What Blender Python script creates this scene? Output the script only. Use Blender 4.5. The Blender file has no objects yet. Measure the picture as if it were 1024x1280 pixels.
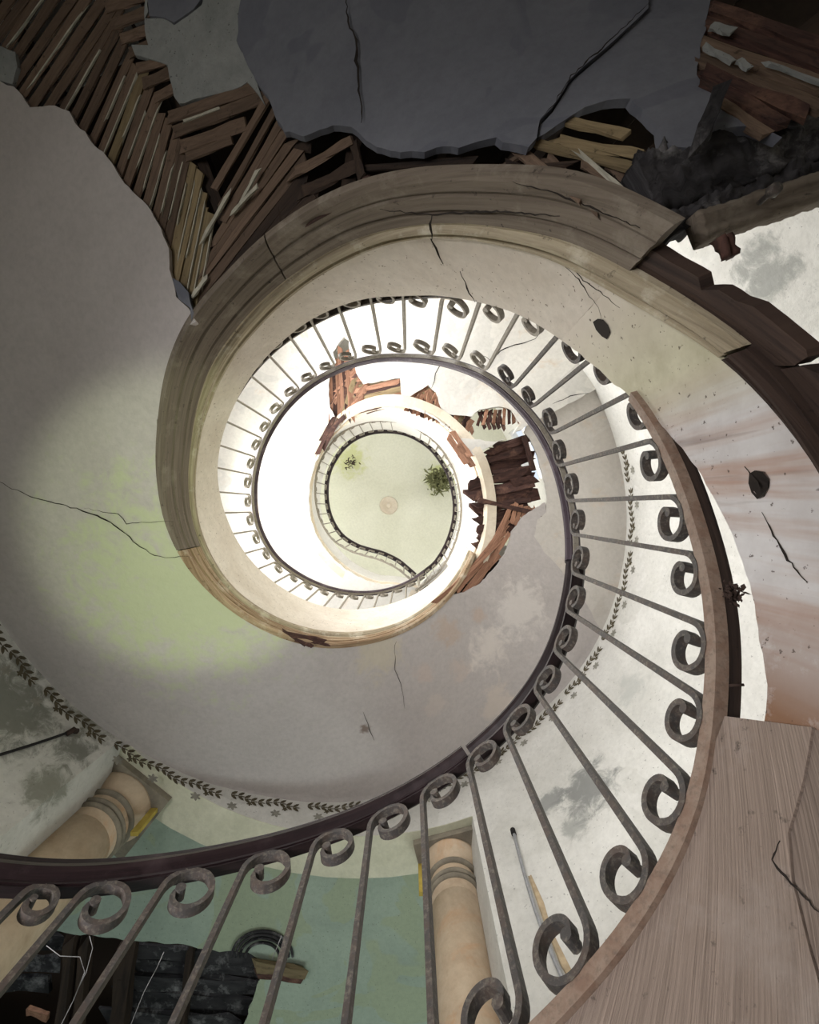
import bpy, bmesh, math, random
from mathutils import Vector, Matrix, noise
from mathutils.geometry import delaunay_2d_cdt
random.seed(7)
PI = math.pi
C = bpy.context.scene.collection

# ------------------------------------------------------------------ scale
# The camera stands near the middle of the stairwell and looks straight up.
F = 569.0                 # focal length in pixels of a 1024 wide frame
S = 0.85                  # metres per unit of height above the camera
K = S / F                 # metres per unit of plan distance
EYE = 1.5                 # camera height above the ground floor
CX, CY, R, RW = -259.0, -22.6, 715.0, 1690.0   # axis of the well, radius of the well, radius of the outer wall

# ------------------------------------------------------------------ camera, world, lights, exposure
cam_d = bpy.data.cameras.new('camera')
cam = bpy.data.objects.new('camera', cam_d); C.objects.link(cam)
cam.location = (0, 0, EYE); cam.rotation_euler = (PI, 0, 0)
cam_d.sensor_fit = 'VERTICAL'; cam_d.sensor_height = 36.0
cam_d.lens = 36.0 * F / 1280.0
cam_d.shift_y = -6.0 / 1280.0
cam_d.clip_start = 0.02; cam_d.clip_end = 200
bpy.context.scene.camera = cam

w = bpy.data.worlds.new('world'); bpy.context.scene.world = w; w.use_nodes = True
w.node_tree.nodes['Background'].inputs[0].default_value = (0.80, 0.88, 1.0, 1)
w.node_tree.nodes['Background'].inputs[1].default_value = 1.0

vs = bpy.context.scene.view_settings
vs.view_transform = 'Standard'; vs.look = 'None'; vs.gamma = 1.0; vs.use_curve_mapping = False
vs.exposure = 0.0

def area(name, loc, target, sx, sy, power, col=(1, 1, 1), spread=180):
    d = bpy.data.lights.new(name, 'AREA'); d.shape = 'RECTANGLE'; d.size = sx; d.size_y = sy
    d.energy = power; d.color = col; d.spread = math.radians(spread)
    o = bpy.data.objects.new(name, d); C.objects.link(o); o.location = loc
    dr = Vector(target) - Vector(loc)
    o.rotation_euler = dr.to_track_quat('-Z', 'Y').to_euler()
    return o

def UW(x, y, z): return Vector((x * K, y * K, z * S + EYE))
def cyl(phi, rho, z):
    a = math.radians(phi)
    return UW(CX + rho * math.cos(a), CY - rho * math.sin(a), z)

def window_light(phi, z, zt, wdt, hgt, power, col=(1.0, 0.98, 0.95), tilt=0.0):
    p = cyl(phi, RW + 90 + (420 if 60 < phi < 132 else 0), z); t = cyl(phi, 0, zt)
    return area('daylight', p, t, wdt, hgt, power, col)  # area lamp outside each of the added windows

WINS = [(95, 4.0, 5.5), (150, 4.5, 6.5), (178, 4.6, 6.6), (206, 4.7, 6.6)]                       # unseen storey windows added for their light (phi, sill, head)
TOPW = [(20, 7.8, 9.6), (80, 7.8, 9.6), (140, 7.8, 9.6), (200, 7.8, 9.6), (260, 7.8, 9.6), (320, 7.8, 9.6)]  # unseen top-storey windows, added for light too
for ph, a, b in WINS: window_light(ph, (a + b) / 2, 3.8, 0.95, (b - a) * S, 105)
for ph, a, b in TOPW: window_light(ph, (a + b) / 2, 7.2, 1.1, (b - a) * S, 22)
# area lamps added as fill near the floor and in the back room
area('entrance_daylight', (-2.2, -1.4, 1.1), (1.6, 0.6, 2.6), 1.2, 1.6, 22, (1.0, 0.97, 0.95))
area('hall_daylight', (-1.9, -0.3, 0.5), (0.95, 1.5, 5.2), 0.8, 0.8, 22, (1.0, 0.97, 0.97), spread=75)
area('back_room_daylight', (0.9, 4.6, 2.2), (-1.6, 3.6, 4.6), 1.2, 1.2, 34, (0.9, 1.0, 0.95))

d = bpy.data.lights.new('door_sunbeam', 'SPOT'); d.energy = 330; d.color = (0.88, 1.0, 0.66); d.spot_size = math.radians(27); d.spot_blend = 0.3; d.shadow_soft_size = 0.12  # spot lamp added below the camera to throw the green pool
o = bpy.data.objects.new('door_sunbeam', d); C.objects.link(o); o.location = (0.25, 0.1, 0.3)
o.rotation_euler = (UW(-258 * 3.5, 22 * 3.5, 3.5) - Vector(o.location)).to_track_quat('-Z', 'Y').to_euler()

# ------------------------------------------------------------------ tables (height against angle)
def lerp(a, b, t): return a + (b - a) * t
def table(T):
    xs = [t[0] for t in T]; ys = [t[1] for t in T]
    def raw(x):
        if x <= xs[0]: return ys[0] + (x - xs[0]) * (ys[1] - ys[0]) / (xs[1] - xs[0])
        if x >= xs[-1]: return ys[-1] + (x - xs[-1]) * (ys[-1] - ys[-2]) / (xs[-1] - xs[-2])
        for i in range(len(xs) - 1):
            if xs[i] <= x <= xs[i + 1]:
                return lerp(ys[i], ys[i + 1], (x - xs[i]) / (xs[i + 1] - xs[i]))
    def f(x):
        s = 0; n = 0
        for d in (-6, -3, 0, 3, 6):
            k = 3 - abs(d) / 3; s += k * raw(x + d); n += k
        return s / n
    return f
ZH = table([(-150, .98), (-123, 1.26), (-115, 1.35), (-106, 1.47), (-96, 1.59), (-84, 1.70), (-71, 1.79), (-56, 1.86), (-43, 1.90), (-32, 1.95),
    (-23, 2.04), (-13, 2.14), (-5, 2.25), (7, 2.40), (17, 2.54), (27, 2.73), (40, 2.97), (54, 3.33), (69, 3.70), (86, 4.0), (103, 4.29),
    (123, 4.55), (141, 4.75), (160, 4.91), (176, 5.01), (192, 5.08), (211, 5.28), (227, 5.65), (250, 6.13), (274, 6.58), (295, 6.93), (303, 7.03)])
ZB = lambda p: ZH(p) - 1.0
ZT = table([(-30, .85), (-24, .885), (-21, .91), (-17, .96), (-12, 1.02), (-6, 1.11), (1, 1.22), (7, 1.35), (14, 1.5), (18, 1.64), (27, 1.80), (35, 1.94), (43, 2.08),
    (52, 2.28), (62, 2.47), (71, 2.66), (81, 2.79), (91, 2.96), (101, 3.12), (111, 3.3), (126, 3.52), (139, 3.7), (152, 3.83), (168, 3.99),
    (177, 4.11), (187, 4.25), (202, 4.45), (217, 4.68), (232, 4.9), (244, 5.06), (260, 5.33), (276, 5.6), (290, 5.75), (310, 5.9), (330, 6.0)])
ZE2 = table([(-24, .58), (2, .88), (5, .93), (8, .98), (12, 1.04), (15, 1.1), (19, 1.18), (24, 1.30), (30, 1.41), (35, 1.49), (42, 1.59), (48, 1.7),
    (56, 1.83), (65, 1.98), (74, 2.15), (83, 2.35), (99, 2.68), (114, 2.96), (128, 3.16), (145, 3.38), (162, 3.54), (175, 3.61), (188, 3.66),
    (202, 3.74), (216, 3.83), (229, 3.98), (243, 4.14), (256, 4.29), (269, 4.42), (290, 4.62), (310, 4.9), (330, 5.1)])
ZE3 = table([(-24, .53), (14, 1.0), (16, 1.04), (20, 1.12), (25, 1.2), (30, 1.29), (40, 1.44), (49, 1.61), (63, 1.85), (82, 2.18), (93, 2.40), (109, 2.68),
    (122, 2.88), (134, 3.03), (145, 3.2), (160, 3.40), (175, 3.50), (189, 3.57), (204, 3.65), (218, 3.74), (230, 3.87), (244, 4.03), (257, 4.15),
    (270, 4.27), (290, 4.5), (310, 4.75), (330, 5.0)])
ZSI = table([(28, 1.06), (31, 1.11), (35, 1.15), (40, 1.22), (45, 1.28), (52, 1.41), (59, 1.53), (68, 1.66), (80, 1.84), (92, 2.04), (102, 2.21), (113, 2.39),
    (129, 2.57), (143, 2.77), (154, 2.94), (162, 3.03), (176, 3.16), (186, 3.23), (200, 3.36), (214, 3.53), (230, 3.71), (244, 3.84), (257, 3.94),
    (273, 4.16), (294, 4.38), (310, 4.58), (328, 4.83), (345, 5.05), (360, 5.2), (391, 5.38)])
ZSO = table([(28, 1.16), (45, 1.4), (80, 1.96), (113, 2.5), (143, 2.9), (176, 3.32), (198, 3.62), (206, 3.74), (213, 3.84), (223, 4.0), (232, 4.14),
    (241, 4.23), (250, 4.37), (261, 4.47), (286, 4.70), (297, 4.90), (310, 5.0), (321, 5.03), (330, 5.08), (339, 5.13), (348, 5.2), (356, 5.25),
    (364, 5.3), (371, 5.35), (391, 5.4)])
def ZS(phi, rho):
    return lerp(ZSI(phi), ZSO(phi), min(1.0, max(0.0, (rho - R) / (RW - R))))
def RWALL(phi):                # the wall bellies out on the side towards the hall
    p = phi % 360
    def sm(t): t = min(1, max(0, t)); return t * t * (3 - 2 * t)
    return RW + 420 * (sm((p - 32) / 30) if p < 110 else 1 - sm((p - 130) / 45))

# ---- from a direction of sight to a point on a named surface
def polar(x, y, Z):
    xu = (x - 512) * Z - CX; yu = (y - 634) * Z - CY
    return math.degrees(math.atan2(-yu, xu)) % 360, math.hypot(xu, yu)
def on_soffit(x, y, flat=None):
    Z = 0.95
    while Z < 5.6:
        ph, rho = polar(x, y, Z)
        if ph < 27: ph += 360
        if rho > R * 0.93 and Z >= ZS(ph, rho): return ph, rho
        Z += 0.004
    ph, rho = polar(x, y, 5.4)
    return ph, rho
def on_cyl(x, y, rad, near=None):
    dx, dy = x - 512, y - 634
    A = dx * dx + dy * dy; B = -2 * (dx * CX + dy * CY); Cc = CX * CX + CY * CY - rad * rad
    Z = (-B + math.sqrt(B * B - 4 * A * Cc)) / (2 * A)
    ph, _ = polar(x, y, Z)
    if near is not None:
        while ph < near - 180: ph += 360
        while ph > near + 180: ph -= 360
    return ph, Z

# ------------------------------------------------------------------ materials
MATS = {}
def nt_new(name, rough=0.9, bump=0.0, metal=0.0, spec=0.3):
    m = bpy.data.materials.new(name); m.use_nodes = True
    nt = m.node_tree; b = nt.nodes['Principled BSDF']
    b.inputs['Roughness'].default_value = rough; b.inputs['Metallic'].default_value = metal
    b.inputs['Specular IOR Level'].default_value = spec
    MATS[name] = m
    return m, nt, b
def N(nt, t, **kw):
    n = nt.nodes.new(t)
    for k, v in kw.items(): setattr(n, k, v)
    return n
def coord(nt, kind='Object', scale=(1, 1, 1)):
    tc = N(nt, 'ShaderNodeTexCoord'); mp = N(nt, 'ShaderNodeMapping'); mp.inputs['Scale'].default_value = scale
    nt.links.new(tc.outputs[kind], mp.inputs['Vector']); return mp.outputs['Vector']
def worldpos(nt):
    g = N(nt, 'ShaderNodeNewGeometry'); return g.outputs['Position']
def noise_t(nt, vec, scale, detail=5, rough=0.6, dist=0.0):
    n = N(nt, 'ShaderNodeTexNoise'); n.inputs['Scale'].default_value = scale; n.inputs['Detail'].default_value = detail
    n.inputs['Roughness'].default_value = rough; n.inputs['Distortion'].default_value = dist
    nt.links.new(vec, n.inputs['Vector']); return n.outputs['Fac']
def ramp(nt, fac, stops):
    r = N(nt, 'ShaderNodeValToRGB'); el = r.color_ramp.elements
    while len(el) < len(stops): el.new(0.5)
    for e, (p, c) in zip(el, stops):
        e.position = p; e.color = (c, c, c, 1) if isinstance(c, (int, float)) else (*c, 1)
    nt.links.new(fac, r.inputs['Fac']); return r.outputs['Color']
def mix(nt, fac, a, b, blend='MIX'):
    m = N(nt, 'ShaderNodeMix', data_type='RGBA', blend_type=blend)
    for i, v in ((0, fac), (6, a), (7, b)):
        if isinstance(v, (int, float)): m.inputs[i].default_value = v
        elif isinstance(v, tuple): m.inputs[i].default_value = (*v, 1)
        else: nt.links.new(v, m.inputs[i])
    return m.outputs[2]
def bump(nt, b, h, strength, dist=0.01):
    n = N(nt, 'ShaderNodeBump'); n.inputs['Strength'].default_value = strength; n.inputs['Distance'].default_value = dist
    nt.links.new(h, n.inputs['Height']); nt.links.new(n.outputs['Normal'], b.inputs['Normal'])
def lin(c): return tuple((v / 255 / 12.92 if v / 255 <= 0.04045 else ((v / 255 + 0.055) / 1.055) ** 2.4) for v in c)

def plaster(name, base, dark, patch=None, blobs=(), pscale=1.6, amount=1.0, bumps=0.35, speck=None, rust=None):
    """old lime plaster; blobs = stains of their own shape at fixed places (centre, radius, colour, strength)"""
    m, nt, b = nt_new(name, 0.92)
    v = worldpos(nt)
    n1 = noise_t(nt, v, pscale, 8, 0.62, 0.4)
    col = mix(nt, ramp(nt, n1, [(0.35, 0.0), (0.72, amount)]), lin(base), lin(dark))
    if patch:
        n2 = noise_t(nt, v, pscale * 0.8, 3, 0.5, 1.2)
        col = mix(nt, ramp(nt, n2, [(0.545, 0.0), (0.56, 0.75)]), col, lin(patch))
    n3 = noise_t(nt, v, 26, 6, 0.7)
    col = mix(nt, ramp(nt, n3, [(0.3, 0.16), (0.6, 0.0)]), col, lin(tuple(x * 0.6 for x in dark)))
    if speck:
        n5 = noise_t(nt, v, 55, 3, 0.6)
        col = mix(nt, ramp(nt, n5, [(0.66, 0.0), (0.70, 0.8)]), col, lin(speck))
    if rust:
        n6 = noise_t(nt, v, 2.3, 5, 0.65, 0.8)
        col = mix(nt, ramp(nt, n6, [(0.57, 0.0), (0.75, 0.7)]), col, lin(rust))
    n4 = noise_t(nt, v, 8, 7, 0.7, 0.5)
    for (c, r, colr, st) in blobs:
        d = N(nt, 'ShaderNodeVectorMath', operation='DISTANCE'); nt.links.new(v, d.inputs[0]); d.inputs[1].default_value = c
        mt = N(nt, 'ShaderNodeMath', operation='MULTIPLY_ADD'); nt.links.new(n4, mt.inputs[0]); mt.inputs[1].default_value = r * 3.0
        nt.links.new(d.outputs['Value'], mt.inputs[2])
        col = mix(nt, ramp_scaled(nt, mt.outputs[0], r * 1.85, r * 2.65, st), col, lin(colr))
    nt.links.new(col, b.inputs['Base Color'])
    bump(nt, b, noise_t(nt, v, 9, 8, 0.62), bumps, 0.02)
    return m
def ramp_scaled(nt, val, a, bb, st):
    mr = N(nt, 'ShaderNodeMapRange'); nt.links.new(val, mr.inputs[0])
    mr.inputs[1].default_value = a; mr.inputs[2].default_value = bb; mr.inputs[3].default_value = st; mr.inputs[4].default_value = 0
    mr.interpolation_type = 'SMOOTHSTEP'
    return mr.outputs[0]

def wood(name, base, dark, light=None, grain=(2.0, 55.0), contrast=1.0, rough=0.85, bumps=0.5, uv=True, lime=0.0):
    m, nt, b = nt_new(name, rough)
    v = coord(nt, 'UV', (grain[0], grain[1], 1)) if uv else coord(nt, 'Object', (grain[0], grain[1], grain[1]))
    oi = N(nt, 'ShaderNodeObjectInfo')
    off = N(nt, 'ShaderNodeVectorMath', operation='ADD'); nt.links.new(v, off.inputs[0])
    cmb = N(nt, 'ShaderNodeMath', operation='MULTIPLY'); nt.links.new(oi.outputs['Random'], cmb.inputs[0]); cmb.inputs[1].default_value = 37.0
    nt.links.new(cmb.outputs[0], off.inputs[1])
    g = noise_t(nt, off.outputs[0], 1.0, 6, 0.65, 0.6)
    col = mix(nt, ramp(nt, g, [(0.3, 0.0), (0.7, contrast)]), lin(base), lin(dark))
    if light:
        g2 = noise_t(nt, worldpos(nt), 6, 6, 0.7)
        col = mix(nt, ramp(nt, g2, [(0.52, 0.0), (0.7, 0.8)]), col, lin(light))
    g3 = noise_t(nt, worldpos(nt), 30, 4, 0.7)
    col = mix(nt, ramp(nt, g3, [(0.62, 0.0), (0.72, 0.7)]), col, lin(tuple(x * 0.35 for x in dark)))
    hs = N(nt, 'ShaderNodeHueSaturation'); nt.links.new(col, hs.inputs['Color'])
    mr = N(nt, 'ShaderNodeMapRange'); nt.links.new(oi.outputs['Random'], mr.inputs[0]); mr.inputs[3].default_value = 0.72; mr.inputs[4].default_value = 1.25
    nt.links.new(mr.outputs[0], hs.inputs['Value'])
    nt.links.new(hs.outputs['Color'], b.inputs['Base Color'])
    bump(nt, b, g, bumps, 0.006)
    return m
def iron(name, base, rust, dirt, amount=0.5, rough=0.6):
    m, nt, b = nt_new(name, rough, spec=0.4)
    v = worldpos(nt)
    n1 = noise_t(nt, v, 24, 7, 0.7)
    n2 = noise_t(nt, v, 85, 5, 0.7)
    col = mix(nt, ramp(nt, n1, [(0.42, 0.0), (0.62, amount)]), lin(base), lin(rust))
    col = mix(nt, ramp(nt, n2, [(0.5, 0.0), (0.7, 0.65)]), col, lin(dirt))
    nt.links.new(col, b.inputs['Base Color']); bump(nt, b, n2, 0.4, 0.003)
    return m
def plain(name, c, rough=0.9, emit=None):
    m, nt, b = nt_new(name, rough)
    v = worldpos(nt); n = noise_t(nt, v, 20, 5, 0.6)
    nt.links.new(mix(nt, ramp(nt, n, [(0.35, 0.0), (0.7, 0.5)]), lin(c), lin(tuple(x * 0.6 for x in c))), b.inputs['Base Color'])
    return m

def PW(x, y, Z): return tuple(UW((x - 512) * Z, (y - 634) * Z, Z))
def SPT(x, y):
    q = on_soffit(x, y); return tuple(cyl(q[0], q[1], ZS(*q)))
SB = [(SPT(235, 740), 0.85, (184, 192, 152), 0.75), (SPT(475, 820), 0.22, (198, 188, 160), 0.5), (SPT(560, 790), 0.16, (184, 160, 138), 0.45), (SPT(530, 840), 0.1, (192, 172, 158), 0.4), (SPT(575, 835), 0.12, (196, 178, 164), 0.4),  # first blob: the green pool of light, put into the plaster colour
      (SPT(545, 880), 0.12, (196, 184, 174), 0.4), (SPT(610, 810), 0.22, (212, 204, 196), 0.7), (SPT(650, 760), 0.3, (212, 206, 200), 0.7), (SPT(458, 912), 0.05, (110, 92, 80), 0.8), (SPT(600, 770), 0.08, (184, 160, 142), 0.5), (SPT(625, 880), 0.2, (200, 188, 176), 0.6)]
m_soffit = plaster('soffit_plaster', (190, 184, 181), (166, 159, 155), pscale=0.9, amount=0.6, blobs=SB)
m_soffit_l = plaster('soffit_plaster_pale', (206, 201, 194), (186, 180, 172), patch=(196, 190, 182), pscale=2.0, amount=0.6, rust=(200, 176, 150))
m_fascia_w = wood('peeling_fascia', (178, 158, 128), (112, 84, 60), light=(196, 186, 166), grain=(2.5, 36), contrast=1.0)
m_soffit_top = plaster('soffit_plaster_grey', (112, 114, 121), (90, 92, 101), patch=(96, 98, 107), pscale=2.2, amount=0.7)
m_soffit_rough = plaster('soffit_first_coat', (150, 152, 150), (116, 120, 118), pscale=5, amount=0.8, bumps=0.9, speck=(60, 60, 60))
m_ceiling2 = plaster('gallery_ceiling_plaster', (226, 223, 216), (205, 202, 194), patch=(208, 206, 200), pscale=1.5, amount=0.5, rust=(206, 180, 150))
def WP(x, y):
    ph, z = on_cyl(x, y, RW); return tuple(cyl(ph, RW, z))
m_wall = plaster('wall_plaster', (220, 219, 214), (190, 189, 183), patch=(204, 203, 197), pscale=1.3, amount=0.9, speck=(150, 150, 146),
    blobs=[(WP(735, 985), 0.24, (120, 122, 120), 0.85), (WP(690, 1000), 0.12, (130, 132, 130), 0.8), (WP(715, 1035), 0.1, (140, 142, 138), 0.7), (WP(790, 860), 0.16, (170, 172, 168), 0.6), (WP(960, 345), 0.2, (140, 142, 138), 0.8),
           (WP(20, 880), 0.35, (100, 102, 92), 0.8), (WP(95, 935), 0.16, (100, 102, 92), 0.8), (WP(60, 985), 0.16, (110, 112, 96), 0.7), (WP(120, 900), 0.2, (120, 120, 108), 0.7), (WP(770, 700), 0.14, (180, 180, 174), 0.7)])
m_frieze = plaster('frieze_plaster', (170, 168, 160), (140, 140, 134), pscale=3, amount=0.8)
m_face = plaster('stringer_paint', (212, 204, 192), (184, 172, 156), pscale=3.0, amount=0.7, speck=(90, 78, 60), bumps=0.5,
    blobs=[(PW(930, 560, 1.0), 0.10, (170, 130, 108), 0.0)])
# right-hand end of the stringer: water-stained across the grain
def stained_face():
    m, nt, b = nt_new('stringer_paint_stained', 0.8)
    uv = coord(nt, 'UV', (1, 1, 1)); v = worldpos(nt)
    col = mix(nt, ramp(nt, noise_t(nt, v, 6, 7, 0.65), [(0.35, 0.0), (0.7, 0.7)]), lin((206, 204, 204)), lin((172, 166, 164)))
    st = noise_t(nt, coord(nt, 'UV', (7.0, 0.5, 1)), 1.0, 5, 0.6, 0.3)
    col = mix(nt, ramp(nt, st, [(0.46, 0.0), (0.60, 0.85)]), col, lin((166, 136, 120)))
    st2 = noise_t(nt, coord(nt, 'UV', (22.0, 1.2, 1)), 1.0, 5, 0.6, 0.3)
    col = mix(nt, ramp(nt, st2, [(0.6, 0.0), (0.72, 0.5)]), col, lin((112, 94, 86)))
    cream = N(nt, 'ShaderNodeMapRange'); sep = N(nt, 'ShaderNodeSeparateXYZ'); nt.links.new(uv, sep.inputs[0])
    nt.links.new(sep.outputs[0], cream.inputs[0]); cream.inputs[1].default_value = 0.60; cream.inputs[2].default_value = 0.74
    c2 = mix(nt, ramp(nt, noise_t(nt, v, 9, 7, 0.65), [(0.35, 0.0), (0.7, 0.8)]), lin((200, 196, 172)), lin((164, 158, 132)))
    col = mix(nt, cream.outputs[0], col, c2)
    far = N(nt, 'ShaderNodeMapRange'); nt.links.new(sep.outputs[0], far.inputs[0]); far.inputs[1].default_value = 0.78; far.inputs[2].default_value = 1.03
    c3 = mix(nt, ramp(nt, noise_t(nt, v, 3.0, 8, 0.62, 0.4), [(0.35, 0.0), (0.72, 0.7)]), lin((212, 204, 192)), lin((184, 172, 156)))
    col = mix(nt, far.outputs[0], col, c3)
    rust = N(nt, 'ShaderNodeMapRange'); nt.links.new(sep.outputs[0], rust.inputs[0]); rust.inputs[1].default_value = 0.27; rust.inputs[2].default_value = 0.06
    r2 = N(nt, 'ShaderNodeMath', operation='MULTIPLY'); nt.links.new(rust.outputs[0], r2.inputs[0]); nt.links.new(ramp(nt, noise_t(nt, v, 11, 7, 0.7), [(0.25, 0.1), (0.48, 1.0)]), r2.inputs[1])
    col = mix(nt, r2.outputs[0], col, lin((128, 96, 74)))
    col = mix(nt, ramp(nt, noise_t(nt, v, 60, 3, 0.6), [(0.66, 0.0), (0.7, 0.8)]), col, lin((70, 56, 48)))
    nt.links.new(col, b.inputs['Base Color']); bump(nt, b, noise_t(nt, v, 14, 7, 0.65), 0.4, 0.01)
    return m
m_face_r = stained_face()
m_mould = wood('painted_moulding', (164, 154, 132), (112, 100, 82), light=(190, 184, 168), grain=(3, 40), contrast=0.9)
m_fascia = wood('weathered_fascia', (122, 112, 100), (84, 74, 64), light=(136, 128, 116), grain=(2.5, 40), contrast=0.9)
m_dark_board = wood('dark_stained_board', (74, 58, 50), (34, 26, 24), grain=(2, 50), contrast=1.0)
m_lath = wood('lath_wood', (116, 97, 82), (72, 58, 48), grain=(3, 60), contrast=0.8)
m_lath_y = wood('lath_wood_pale', (140, 124, 94), (98, 84, 62), grain=(3, 60), contrast=0.8)
m_lath_r = wood('lath_wood_red', (168, 128, 104), (110, 74, 58), grain=(3, 60), contrast=0.9)
m_joist = wood('joist_wood', (66, 52, 42), (26, 20, 18), grain=(2, 30), contrast=1.0)
m_rot = wood('rotten_wood', (88, 62, 54), (42, 28, 27), light=(128, 96, 80), grain=(4, 50), contrast=1.0)
m_char = wood('charred_timber', (64, 62, 64), (14, 14, 17), light=(140, 138, 138), grain=(3, 22), contrast=1.0, bumps=1.0)
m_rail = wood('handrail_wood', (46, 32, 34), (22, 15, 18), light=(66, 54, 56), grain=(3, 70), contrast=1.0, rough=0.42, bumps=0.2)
m_rail_u = wood('handrail_wood_faded', (84, 72, 80), (48, 38, 44), light=(110, 98, 104), grain=(3, 70), contrast=1.0, rough=0.5, bumps=0.2)  # same wood as lower down; its sheen is put into a paler colour
m_apron = wood('weathered_board', (156, 140, 129), (108, 95, 86), light=(150, 138, 130), grain=(4.0, 300), contrast=1.0, bumps=0.7)
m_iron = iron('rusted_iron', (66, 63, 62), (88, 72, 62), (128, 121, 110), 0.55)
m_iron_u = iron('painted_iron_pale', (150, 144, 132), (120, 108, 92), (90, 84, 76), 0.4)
m_flat = iron('rusted_flat_bar', (140, 122, 108), (112, 82, 66), (90, 78, 70), 0.6)
m_crack = plain('crack_shadow_gap', (44, 38, 34))
m_print = plain('stencil_paint', (92, 84, 66))
m_print2 = plain('stencil_paint_faded', (150, 148, 138))
m_stone = plaster('column_marbling', (206, 188, 164), (180, 156, 130), pscale=5, amount=0.9, rust=(200, 146, 100), bumps=0.2)
m_gilt = plaster('ochre_paint', (190, 170, 84), (150, 128, 60), pscale=8, amount=0.8, bumps=0.3)
m_capital = plaster('capital_plaster', (150, 142, 126), (110, 104, 94), pscale=8, amount=0.9)
m_lintel = plaster('lintel_green_paint', (212, 210, 188), (184, 184, 160), pscale=3, amount=0.9, speck=(206, 206, 190))
m_green = plaster('green_room_plaster', (164, 178, 162), (140, 154, 142), patch=(158, 168, 140), pscale=1.6, amount=0.9, speck=(110, 116, 104))
m_top = plaster('top_ceiling_plaster', (226, 226, 208), (206, 206, 184), pscale=0.8, amount=0.9,
    blobs=[(PW(550, 596, 10), 0.30, (196, 204, 120), 0.7), (PW(437, 575, 10), 0.35, (196, 200, 140), 0.8)])
m_white = plaster('white_paint', (236, 234, 228), (222, 219, 210), pscale=2.5, amount=0.4, bumps=0.15)
m_cream = plaster('cream_paint', (224, 214, 196), (200, 184, 160), pscale=3, amount=0.8)
m_plant = plain('leaf_green', (120, 122, 84)); m_twig = plain('dry_twigs', (64, 50, 44))
m_web = plain('cobweb', (150, 150, 150)); m_pipe = iron('galvanised_pipe', (150, 152, 156), (120, 118, 116), (180, 180, 180), 0.5, 0.45)
m_cable = plain('black_cable', (40, 38, 38)); m_floor = plain('dusty_floor', (170, 160, 145)); m_tread = plain('dark_tread_wood', (60, 50, 42))
m_plug = plain('broken_plaster_core', (190, 170, 140)); m_lime = plain('lime_mortar', (186, 182, 166))

# ------------------------------------------------------------------ object helpers
def mesh_obj(name, verts, faces, mat, parent=None, uvs=None, smooth=False):
    me = bpy.data.meshes.new(name); me.from_pydata([tuple(v) for v in verts], [], faces); me.validate()
    if uvs:
        ul = me.uv_layers.new(name='UVMap')
        for l in me.loops: ul.data[l.index].uv = uvs[l.vertex_index]
    me.materials.append(mat)
    bm = bmesh.new(); bm.from_mesh(me); bmesh.ops.recalc_face_normals(bm, faces=bm.faces); bm.to_mesh(me); bm.free()
    if smooth:
        for p in me.polygons: p.use_smooth = True
    o = bpy.data.objects.new(name, me); C.objects.link(o)
    if parent: o.parent = parent
    return o
def thing(name, label, cat, group=None, loc=None):
    o = bpy.data.objects.new(name, None); C.objects.link(o); o['label'] = label; o['category'] = cat
    if group: o['group'] = group
    return o
def tag(o, label, cat, group=None):
    o['label'] = label; o['category'] = cat
    if group: o['group'] = group
    return o
def struct(o): o['kind'] = 'structure'; return o
def shift_things_to_base(): pass

def sweep_path(name, frames, profile, mat, parent=None, closed=True, smooth=False):
    """frames: list of (origin, side, up); profile: list of (a,b) metres or function(i)"""
    vs_, fs, uv = [], [], []; d = 0; prev = None
    for i, (o, s, u) in enumerate(frames):
        pr = profile(i) if callable(profile) else profile
        if prev is not None: d += (o - prev).length
        prev = o; e = 0; last = None
        for (a, b) in pr:
            if last: e += math.hypot(a - last[0], b - last[1])
            last = (a, b)
            vs_.append(o + s * a + u * b); uv.append((d, e))
        n = len(pr)
        if i:
            for k in range(n if closed else n - 1):
                p = (i - 1) * n; q = i * n; k2 = (k + 1) % n
                fs.append((p + k, p + k2, q + k2, q + k))
    if closed:
        fs.append(tuple(range(n))[::-1]); m = (len(frames) - 1) * n; fs.append(tuple(m + k for k in range(n)))
    return mesh_obj(name, vs_, fs, mat, parent, uv, smooth)
def sweep_ring(name, p0, p1, prof, mat, parent=None, step=2.5, smooth=False):
    """prof(phi) -> closed list of (rho, z) in plan / height units"""
    n = max(2, int(abs(p1 - p0) / step) + 1)
    vs_, fs, uv = [], [], []; m = 0
    for i in range(n):
        ph = lerp(p0, p1, i / (n - 1)); pr = prof(ph); m = len(pr); e = 0; last = None
        for (rho, z) in pr:
            pt = cyl(ph, rho, z)
            if last is not None: e += (pt - last).length
            last = pt
            vs_.append(pt); uv.append((math.radians(ph - min(p0, -24)) * R * K, e))
        if i:
            for k in range(m):
                p = (i - 1) * m; q = i * m; k2 = (k + 1) % m
                fs.append((p + k, p + k2, q + k2, q + k))
    fs.append(tuple(range(m))[::-1]); b = (n - 1) * m; fs.append(tuple(b + k for k in range(m)))
    return mesh_obj(name, vs_, fs, mat, parent, uv, smooth)

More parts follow.
